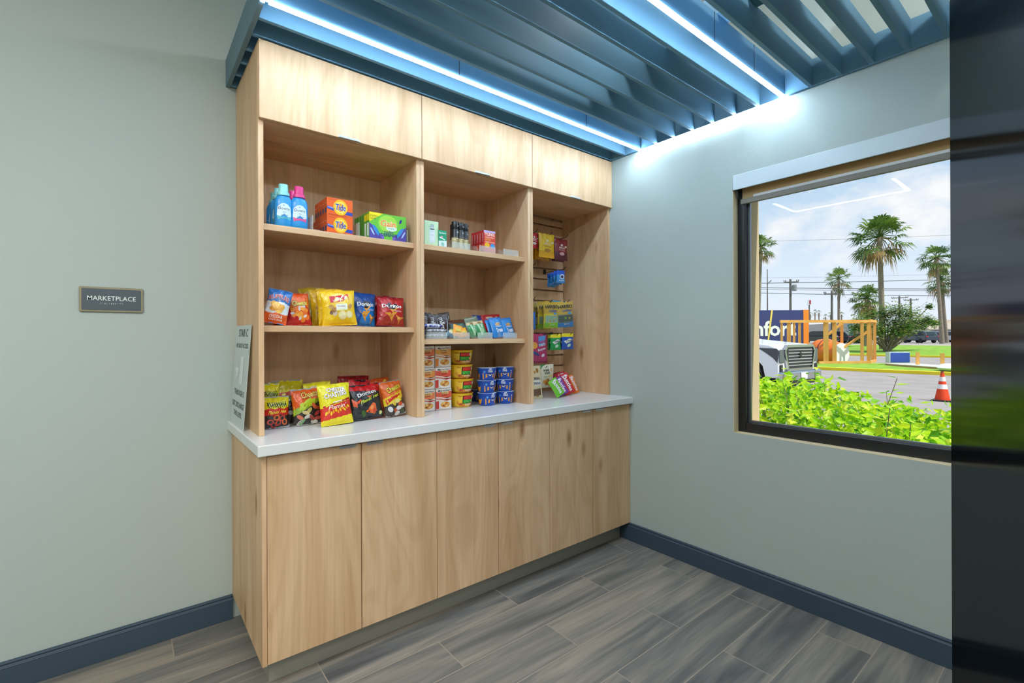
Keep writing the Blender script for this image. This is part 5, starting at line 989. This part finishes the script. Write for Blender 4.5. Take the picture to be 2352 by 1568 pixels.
# blue crate on slab and stakes
s0 = G(2033, 24.0, 0); s1 = G(2166, 20.8, 0); dv = s1-s0
sl = thing('concrete_slab', 'pale plank platform with tan edge lying on the island right of the frame', 'platform', (s0.x, s0.y, GZ+.101), math.atan2(dv.y, dv.x))
MB().box((0, 0, .0), (dv.length, 1.2, .08)).build('edge', noisy('plank', '#b98c62', '#c79c72', 4), sl); MB().box((-.01, -.01, .0805), (dv.length+.01, 1.2, .10)).build('top', WHITE, sl)
b0 = G(2043, 24.35, 0); b1 = G(2090, 24.2, 0); dv2 = b1-b0; zc0 = GZ+.203
bb = thing('blue_panel_box', 'blue faced sign box with white rim standing on the pale platform', 'sign box', (b0.x, b0.y, zc0), math.atan2(dv2.y, dv2.x))
hb = at(2066, 809, 23.8).z-zc0
MB().box((0, .0, 0), (dv2.length, .35, hb)).build('case', mat('box_rim', '#c3d0dc', .5), bb); MB().box((.05, -.02, .03), (dv2.length-.02, -.001, hb-.04)).build('face', mat('box_blue', '#2848a0', .5), bb)
for px, d, pt, lab in ((2107.5, 22.8, 809, 'wooden stake on the platform beside the blue box'), (2164.5, 21.3, 811, 'wooden stake at the right end of the platform')):
    q = G(px, d, zc0); tag(MB().box((-.07, -.04, 0), (.07, .04, at(px, pt, d).z-zc0)).build('stake', LUM, loc=q, rot=(0, 0, math.atan2(rv.y, rv.x))), lab, 'stake', 'wooden stakes')
mb = MB()
for k in range(7):
    for j in range(10): pass
mb.lathe([(.05, 0), (.34, .04), (.42, .14), (.30, .27), (.10, .31)], 14, sx=1.3)
sk = mb.build('white_sack', WHITE, loc=G(2180, 19.9, GZ+.102), smooth=True); tag(sk, 'white sack lying by the yellow kerb behind the traffic cone', 'sack')
for v_ in sk.data.vertices: v_.co += Vector((noise.noise(v_.co*5)*.08, noise.noise(v_.co*5+Vector((5, 5, 5)))*.08, 0))

# palms
def palm(label, px, py, d, rpx, base_px=None, zb=.3, dead=10, fronds=34, seed=0, tr=.22, group='palm trees across the road', blades=12):
    rn = random.Random(seed); c_ = at(px, py, d); b_ = G(base_px or px, d, zb); rr = rpx*d/FPX
    t = thing('palm_tree', label, 'palm tree', b_, 0, group)
    top = c_-b_; mid = top*.5+Vector((0, 0, 0))
    MB().tube([(0, 0, -.0), top*.25+Vector((.02, .0, 0)), mid, top*.8, top], [tr*.85, tr*.68, tr*.62, tr*.56, tr*.54], 9).build('trunk', PBARK, t, smooth=True)
    def crown(n_, lo, hi, cols, droop, size, name):
        mb = MB()
        for i in range(n_):
            a = i*2.39996+rn.uniform(-.2, .2); e_ = R(rn.uniform(lo, hi)); L1 = rr*rn.uniform(.50, .66)*size
            d0 = Vector((math.cos(a)*math.cos(e_), math.sin(a)*math.cos(e_), math.sin(e_)))
            hub = top+d0*L1-Vector((0, 0, droop*L1*.3)); col = cols[rn.randrange(len(cols))]
            if blades > 6: mb.tube([top, top+d0*L1*.5, hub], [.045, .035, .025], 4, col=cols[0])
            sd = d0.cross(Vector((0, 0, 1))).normalized(); upv = sd.cross(d0)
            for k in range(blades):
                f_ = (k/(blades-1)-.5)*2; th = f_*1.75
                dd = (d0*math.cos(th)+sd*math.sin(th)+upv*rn.uniform(-.12, .12)).normalized(); bl = rr*rn.uniform(.42, .58)*size*(1-.25*abs(f_))
                m1 = hub+dd*bl*.55; tp = hub+dd*bl*.95-Vector((0, 0, droop*bl*rn.uniform(.35, .7))); ww = sd*.0+dd.cross(upv).normalized()*bl*.075
                mb.add([hub, m1+ww, tp, m1-ww], [(0, 1, 2, 3)], col)
        mb.build(name, LF, t)
    crown(fronds, -38, 80, ['#54722f', '#6d8a3a', '#7f9a48', '#4a6a34'], .55, 1.0, 'fronds')
    if dead: crown(int(dead*.8), -68, -8, ['#a88a5c', '#b79a6a', '#8f7a50', '#6d7a44'], 1.5, .85, 'dead_fronds')
palm('tallest palm tree in the middle of the window view, tan dead fronds hanging', 2020, 545, 45, 66, 2028, .05, 16, 40, 1, .36)
palm('slim palm tree left of the tallest palm, small round crown', 1926, 640, 75, 33, 1927, .3, 8, 26, 2, .3)
palm('short bushy palm tree with brown skirt behind the small leafy tree', 1992, 686, 50, 40, 1990, .25, 22, 34, 3, .4)
palm('taller of the two palm trees at the right edge of the window', 2151, 592, 60, 40, 2164, .3, 8, 32, 4, .32)
palm('lower palm tree with crown just under the taller one at the right window edge', 2162, 643, 66, 38, 2174, .3, 10, 32, 5, .34)
palm('palm tree half hidden by the left window jamb', 1748, 566, 55, 36, 1740, .3, 8, 30, 6, .28)
for i, (px, py, d) in enumerate(((1861, 721, 150), (1872, 717, 166), (1881, 718, 158), (1896, 727, 170), (1908, 722, 160), (1933, 722, 165))):
    palm('tiny distant palm tree, %s of the far row beyond the hotel sign' % ('first', 'second', 'third', 'fourth', 'fifth', 'rightmost')[i], px, py, d, 8, None, .3, 5, 14, 20+i, .35, 'distant palm trees', 6)
# leafy tree
tp = G(2036, 41, -.05); lt = thing('leafy_tree', 'small multi-stemmed leafy tree standing on the lawn beyond the platform', 'tree', tp)
mb = MB(); sm_ = MB(); rn = random.Random(9)
av2, rv2 = lat(2050)
cl = [(1975, 742, 24), (2000, 730, 26), (2030, 720, 26), (2062, 715, 26), (2090, 722, 26), (2010, 757, 24), (2040, 750, 30), (2075, 748, 28), (2108, 745, 24), (2130, 735, 16), (2060, 758, 20), (2085, 757, 18), (2146, 742, 12), (2020, 760, 14), (1966, 752, 12), (2134, 704, 8)]
for px, py, r_ in cl:
    c_ = at(px, py, 41+rn.uniform(-1, 1)); rr = r_*41/FPX
    sm_.tube([Vector((rn.uniform(-.12, .12), rn.uniform(-.12, .12), 0)), (c_-tp)*.45+Vector((0, 0, .15)), c_-tp], [.09, .06, .025], 5)
    for k in range(int(22*r_)):
        o_ = Vector((rn.gauss(0, .42), rn.gauss(0, .42), rn.gauss(0, .36)))*rr; a = rn.uniform(0, 2*PI); d_ = Vector((math.cos(a), math.sin(a), rn.uniform(-.6, .6)))
        leaf(mb, c_-tp+o_, d_, Vector((0, 0, 1)), rn.uniform(.15, .28), rn.uniform(.1, .18), ('#4f7a34', '#5f8a3c', '#7fa04c', '#3f6a30', '#98ac62', '#a59a5c')[rn.randrange(6)])
mb.build('foliage', LF, lt); sm_.build('stems', BARK, lt)
mb = MB(); p = G(1963, 66, .3)
for k in range(420):
    o_ = Vector((rn.gauss(0, 1.1), rn.gauss(0, 1.1), abs(rn.gauss(0, 1.0)))); a = rn.uniform(0, 2*PI); leaf(mb, o_, Vector((math.cos(a), math.sin(a), .3)), Vector((0, 0, 1)), .6, .35, ('#4f7a34', '#6d9a3c', '#3f6a30')[rn.randrange(3)])
tag(mb.build('shrub', LF, loc=p), 'dark green shrub in front of the far buildings, left of the leafy tree', 'shrub')

# utility poles, lines, masts
POLE = mat('pole_wood', '#6d6a66', .9); WIRE = mat('wire', '#55585c', .8)
def upole(label, px, ptop, d, arms, w=.3, tf=None):
    b_ = G(px, d, .3); h = at(px, ptop, d).z-.3; t = thing('utility_pole', label, 'utility pole', b_, math.atan2(rv.y, rv.x), 'utility poles')
    MB().tube([(0, 0, 0), (0, 0, h)], [w*.5, w*.36], 9).build('pole', POLE, t, smooth=True)
    for l_, r_, py in arms:
        z = at(px, py, d).z-.3; x0 = (l_-px)*d/FPX; x1 = (r_-px)*d/FPX
        MB().box((x0, -w*.7, z-.08), (x1, -w*.45, z+.08)).build('crossarm', POLE, t)
        for k in (0, .12, .88, 1): MB().lathe([(.05, 0), (.07, .1), (.03, .26)], 8, c=(x0+(x1-x0)*k, -w*.58, z+.081)).build('insulator', POLE, t)
    if tf: MB().lathe([(.3, 0), (.32, .1), (.32, .8), (.2, .9)], 14, c=(.5, 0, at(px, tf, d).z-.3)).build('transformer', mat('transformer_grey', '#8b9094', .5), t, smooth=True)
upole('utility pole with transformer above the hotel sign', 1816, 641, 70, ((1803, 1832, 648),), .4, 668)
upole('utility pole with short crossarm left of the slim palm', 1911, 668, 62, ((1896, 1921, 675),), .34)
upole('distant utility pole rising behind the leafy tree, left of a pair', 2066, 680, 110, ((2051, 2081, 684),), .5)
upole('distant utility pole rising behind the leafy tree, right of a pair', 2092, 685, 115, ((2079, 2105, 689),), .5)
for i, (y0, y1, d, r_) in enumerate(((649, 640, 70, .045), (659, 662, 70, .05), (663, 666, 71, .03), (671, 678, 62, .04), (553, 538, 60, .015), (637, 628, 75, .012))):
    p0 = at(1600, y0+(y0-y1)*.31, d); p1 = at(2330, y1-(y0-y1)*.31, d); m_ = p0.lerp(p1, .5)-Vector((0, 0, .15))
    tag(MB().tube([p0, p0.lerp(m_, .5)-Vector((0, 0, .03)), m_, m_.lerp(p1, .5)-Vector((0, 0, .03)), p1], r_, 6).build('power_line', WIRE), ('topmost thick power line crossing the sky at crossarm height', 'second thick power line below the crossarm', 'thin power line just under the second thick one', 'lowest power line, crossing at the left pole crossarm', 'very faint wire high across the sky behind the tallest palm', 'faint wire just above the crossarm line')[i], 'power line', 'power lines')
ms_ = thing('lamp_mast', 'thin tall lamp mast at the left edge of the window view', 'mast', G(1763, 80, .3), math.atan2(rv.y, rv.x), None)
MB().tube([(0, 0, 0), (0, 0, at(1763, 618, 80).z-.3)], [.14, .06], 8).build('pole', POLE, ms_); MB().bar((0, 0, at(1763, 652, 80).z-.3), (.6, 0, at(1763, 644, 80).z-.3), .12).build('lamp_arm', POLE, ms_)
ps = thing('pylon_sign', 'small red and white sign on a tall pole, far away left of centre', 'sign', G(1859, 142, .3), math.atan2(rv.y, rv.x))
MB().tube([(0, 0, 0), (0, 0, at(1859, 700, 142).z-.3)], .18, 8).build('pole', POLE, ps); z = at(1859, 700, 142).z-.3
MB().box((-.5, -.2, z), (.5, .2, z+1.5)).build('panel', WHITE, ps); MB().box((.0, -.22, z+.2), (.42, -.201, z+1.4)).build('red_face', mat('sign_red', '#b8343c', .5), ps)
ts = thing('totem_sign', 'grey and blue upright bank sign with white vertical lettering, far left of the leafy tree', 'sign', G(1950.5, 72, .3), math.atan2(rv.y, rv.x))
hz = at(1950, 742, 72).z-.3
MB().box((-.33, -.15, 0), (.22, .15, hz)).build('panel', mat('totem_grey', '#8d9aa4', .5), ts); MB().box((.221, -.14, 0), (.38, .14, hz)).build('blue_edge', mat('totem_blue', '#1f5f94', .5), ts)
mb = MB(); put(mb, T('CHASE', -.05, hz*.40, w=hz*.42, h=.26, rot=90, bold=.03), lambda x, z, ly: (x, -.153, z)); mb.build('lettering', WHITE, ts)
mb = MB(); put(mb, D(-.05, hz*.86, .17, .17, '#fff', 22, n=8), lambda x, z, ly: (x, -.153, z)); mb.build('emblem', MATS['totem_blue'], ts)

# far buildings
def bld(label, pl, pr, pt, d, wall, bands, dep=14):
    a = G(pl, d, .3); b = G(pr, d, .3); v = b-a; t = thing('building', label, 'building', (a.x, a.y, .301), math.atan2(v.y, v.x)); h = at((pl+pr)/2, pt, d).z-.3; L0 = v.length
    MB().box((0, 0, 0), (L0, dep, h)).build('wall', mat('wall_'+wall[1:], wall, .8), t)
    for nm, x0, x1, z0, z1, c_ in bands: MB().box((L0*x0, -.12, h*z0), (L0*x1, -.002, h*z1)).build(nm, mat('band_'+c_[1:], c_, .6), t)
bld('low white building with flat roof beyond the timber frame', 1840, 1944, 737, 116, '#d4d8da', (('fascia', 0, 1, .80, .98, '#eceef0'), ('shop_window', .05, .3, .1, .55, '#5d6a72'), ('shop_window', .55, .8, .1, .6, '#596870'), ('awning', .3, .52, .5, .62, '#c9bfae')))
bld('dark fronted shop building behind the totem sign', 1952, 2022, 741, 100, '#b9b4ac', (('shop_front', .05, .55, .02, .68, '#3b3236'), ('poster', .12, .26, .2, .6, '#d8a08c'), ('door', .6, .72, .02, .6, '#4a4f52')))
bld('beige shop building with dark windows at the right edge of the window', 2130, 2300, 734, 96, '#cbbfae', (('fascia', 0, 1, .55, .82, '#d8ccba'), ('shop_window', .05, .48, .08, .5, '#4c4f58'), ('shop_window', .52, .95, .08, .5, '#4c4f58')), 8)
# parked cars
def car(label, px, d, yaw, col, suv=True, zb=.302):
    t = thing('car', label, 'car', G(px, d, zb), yaw, 'parked cars across the road'); h = 1.66 if suv else 1.45
    MB().prism([(2.25, .35), (2.3, .75), (1.35, .98), (-2.1, 1.05), (-2.28, .95), (-2.28, .38)], 1, -.9, .9, col).build('body', GLOS, t, bevel=.08, seg=2)
    MB().prism([(1.25, .985), (.55, h-.06), (.3, h), (-1.5, h), (-1.75, h-.08), (-2.15, 1.05)], 1, -.76, .76, col).build('cabin', GLOS, t, bevel=.06, seg=2)
    for s_ in (-1, 1): MB().prism([(1.0, 1.03), (.5, h-.12), (-1.45, h-.12), (-1.85, 1.08)], 1, s_*.765-.008, s_*.765+.008).build('side_window', mat('car_glass', '#2c363d', .1), t)
    MB().add([(-2.13, -.6, 1.10), (-2.13, .6, 1.10), (-1.80, .56, h-.14), (-1.80, -.56, h-.14), (-2.15, -.6, 1.10), (-2.15, .6, 1.10), (-1.82, .56, h-.14), (-1.82, -.56, h-.14)], [(0, 1, 2, 3), (7, 6, 5, 4), (0, 4, 5, 1), (1, 5, 6, 2), (2, 6, 7, 3), (3, 7, 4, 0)]).build('rear_window', MATS['car_glass'], t)
    for s_ in (-1, 1): MB().box((-2.31, s_*.74-.14, .82), (-2.24, s_*.74+.14, .98)).build('tail_light', mat('tail_red', '#b3242c', .3), t)
    for cx in (1.4, -1.35):
        for s_ in (-1, 1): MB().lathe([(.2, -.1), (.32, -.09), (.33, 0), (.32, .09), (.2, .1)], 18).build('wheel', MATS['rubber'], t, loc=(cx, s_*.82, .331), rot=(R(90), 0, 0), smooth=True)
va = math.atan2(av2.y, av2.x)
car('dark blue parked sport utility car with red tail light, right of the leafy tree', 2112, 66, va+R(35), '#2b3a4a'); car('silver parked car right of the dark blue one', 2153, 74, va+R(40), '#b9c3cc')
car('pale parked car cut off by the black cooler at the far right', 2198, 67, va+R(40), '#cfd6dc'); car('dark grey parked car seen under the leafy tree', 2058, 73, va+R(75), '#3a4048', False)
car('dark red parked car behind the slim posts of the timber frame', 1963, 78, va+R(80), '#8c3038', False)
car('black parked car between the sign and the timber frame', 1876, 62, va+R(80), '#1f2428'); car('dark parked car behind the timber frame post', 1908, 66, va+R(82), '#2a2f34')
